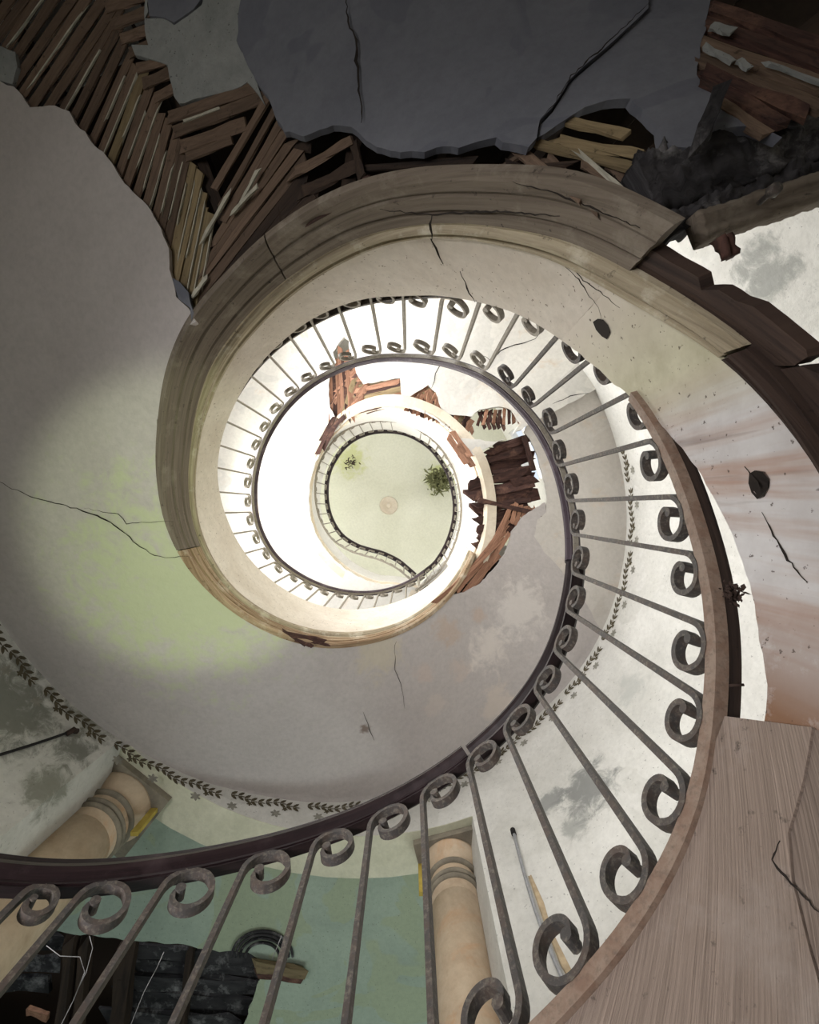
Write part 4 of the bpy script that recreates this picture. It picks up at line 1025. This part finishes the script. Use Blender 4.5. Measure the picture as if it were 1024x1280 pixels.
# ================================================================== STENCILLED BORDER
def leaf(vs_, fs, c_ph, c_z, ang, L, wd, rho):
    pts = [(0, 0), (L * .3, wd / 2), (L * .7, wd * .45), (L, 0), (L * .7, -wd * .45), (L * .3, -wd / 2)]
    b = len(vs_); ca, sa = math.cos(ang), math.sin(ang)
    for (p, q) in pts:
        s_, z_ = p * ca - q * sa, p * sa + q * ca
        pt = cyl(c_ph + math.degrees(s_ / (rho * K)), rho, c_z); pt.z += z_; vs_.append(pt)
    fs.append(tuple(range(b, b + 6)))
vs_, fs = [], []; vf, ff = [], []
ph_ = 196.0
while ph_ < 372:
    far = ph_ > 288; rho = RWALL(ph_) - 2.0
    zc = ZSO(ph_) - 0.085 - (0.03 if far else 0); slope = (ZSO(ph_ + 3) - ZSO(ph_ - 3)) * S / (math.radians(6) * rho * K)
    base = math.atan(slope); cyc = (ph_ / 7.0) % 1.0
    dz_ = math.sin(ph_ / 7.0 * 2 * PI) * 0.022
    zz = zc + dz_
    if cyc < .9:
        for sgn in (-1, 1):
            leaf(vs_, fs, ph_, zz, base + sgn * 0.75, .068, .026, rho); 
        leaf(vs_, fs, ph_ + .3, zz, base, .05, .012, rho)
    if cyc > .3 and cyc < .5:
        for q in range(6): leaf(vf, ff, ph_, zc - .13, q * PI / 3, .045, .022, rho)
    if cyc > .55 and cyc < .7:
        for q in range(5): leaf(vs_, fs, ph_, zc - .06, q * 2 * PI / 5, .026, .014, rho)
    ph_ += 1.25
mesh_obj('stencil_border', vs_, fs, m_print, wall); mesh_obj('faded_stencil_rosettes', vf, ff, m_print2, wall)

# ================================================================== SMALL THINGS
# conduit on the lower right wall
def wall_pt(x, y, inn=0):
    ph, z = on_cyl(x, y, RW - inn); return cyl(ph, RW - inn, z)
cd = thing('conduit_pipe', 'thin grey metal pipe running down the pale wall behind the balusters', 'pipe')
tube('pipe', [wall_pt(642 + 83 * k / 12 - 8 * math.sin(PI * k / 12) , 1040 + 230 * k / 12, 14) for k in range(13)], .011, m_pipe, cd, 8)
tube('pipe_end', [wall_pt(641, 1037, 14), wall_pt(642.5, 1043, 14)], .018, m_cable, cd, 8)
chv = []
pl = [(660, 1095), (672, 1130), (684, 1165), (700, 1205), (722, 1245), (734, 1275)]
vs_, fs = [], []
for i, (x, y) in enumerate(pl):
    vs_ += [wall_pt(x, y, 2), wall_pt(x + 4 + 3 * (i % 2) + i, y - 2, 2), wall_pt(x + 2, y, 8)]
    if i: a = 3 * (i - 1); b = 3 * i; fs += [(a, a + 2, b + 2, b), (a + 2, a + 1, b + 1, b + 2)]
mesh_obj('chased_plaster', vs_, fs, m_plug, wall)
# cable on the wall at the left
cb = thing('loose_cable', 'thin dark cable with frayed end on the mould-stained wall at the left', 'cable')
tube('cable', [wall_pt(-60 + 150 * k / 14, 958 - 44 * (k / 14) ** 1.2 , 12) for k in range(15)], .009, m_cable, cb)
tube('cable_end', [wall_pt(84, 917, 16), wall_pt(92, 912, 22), wall_pt(96, 914, 10)], .02, m_twig, cb)
# clump of debris caught on the bottom rail
def clump(name, c, r, n, mat, label, cat, seed=1, leafy=False):
    rnd = random.Random(seed); vs_, fs = [], []
    for i in range(n):
        d = Vector((rnd.gauss(0, 1), rnd.gauss(0, 1), rnd.gauss(0, .8))).normalized(); l = r * rnd.uniform(.5, 1.15)
        s = d.cross(Vector((rnd.random(), rnd.random(), rnd.random()))).normalized() * r * (rnd.uniform(.05, .10) if leafy else rnd.uniform(.08, .2))
        u = d.cross(s).normalized() * r * .06; b = len(vs_); o = Vector(c) + Vector((rnd.gauss(0, .35), rnd.gauss(0, .35), rnd.gauss(0, .3))) * r; l *= .6
        vs_ += [o - s * .4, o + s * .4, o + d * l * .6 + s, o + d * l, o + d * l * .6 - s, o + d * l * .4 + u * 2]
        fs += [(b, b + 1, b + 2, b + 3, b + 4), (b, b + 4, b + 5), (b + 1, b + 5, b + 2), (b + 2, b + 5, b + 3), (b + 3, b + 5, b + 4), (b, b + 5, b + 1)]
    return tag(mesh_obj(name, vs_, fs, mat), label, cat)
ph_c, z_c = on_cyl(912, 740, R + 8, -8)
clump('debris_clump', cyl(ph_c, R + 12, z_c), 0.028, 60, m_twig, 'dark clump of dry debris caught on the bottom rail at the right', 'debris', 3)
tube('rusty_nail', [cyl(on_cyl(912, 857, R)[0], R, on_cyl(912, 857, R)[1]), Vector(PW(930, 856, 1.02))], .0028, m_twig)
tag(bpy.data.objects['rusty_nail'], 'thin rusty nail sticking out of the bottom rail above the boarding', 'nail')
clump('growing_fern', PW(549, 600, 9.75), 0.24, 420, m_plant, 'green plant growing in the top ceiling at the right of the bright opening', 'plant', 5, True)
clump('withered_weed', PW(439, 578, 9.85), 0.16, 30, m_twig, 'small dry weed hanging from the greenish stain of the top ceiling', 'plant', 6, True)
md = thing('ceiling_medallion', 'small round plaster rose at the centre of the top ceiling', 'ceiling rose')
mc = UW(CX, CY, 10.0)
lathe('rose_ring', [(.02, mc.z - .004), (.13, mc.z - .012), (.15, mc.z - .02), (.17, mc.z)], mc, m_cream, md, 32)
lathe('rose_boss', [(.05, mc.z), (.045, mc.z - .03), (.02, mc.z - .05), (.002, mc.z - .055)], mc, m_cream, md, 20)
# cobwebs on the lowest balusters
def web(pts, z, label):
    W = [Vector(PW(x, y, z + random.uniform(-.02, .02))) for x, y in pts]
    return tag(tube('cobweb', W, .0009, m_web, None, 4), label, 'cobweb')
web([(58, 1182), (75, 1195), (100, 1196), (106, 1215), (92, 1250), (76, 1282)], 1.15, 'branching cobweb thread beside the second baluster at the lower left')
web([(205, 1190), (196, 1210), (180, 1240), (162, 1285)], 1.22, 'straight dusty cobweb thread against the dark ceiling hole')
web([(352, 1170), (346, 1185), (340, 1200)], 1.35, 'short white cobweb tuft on a rusty baluster beside the arched moulding')
web([(112, 1170), (116, 1185), (108, 1215), (98, 1235)], 1.15, 'fine cobweb thread under the scroll beside the marbled left column')
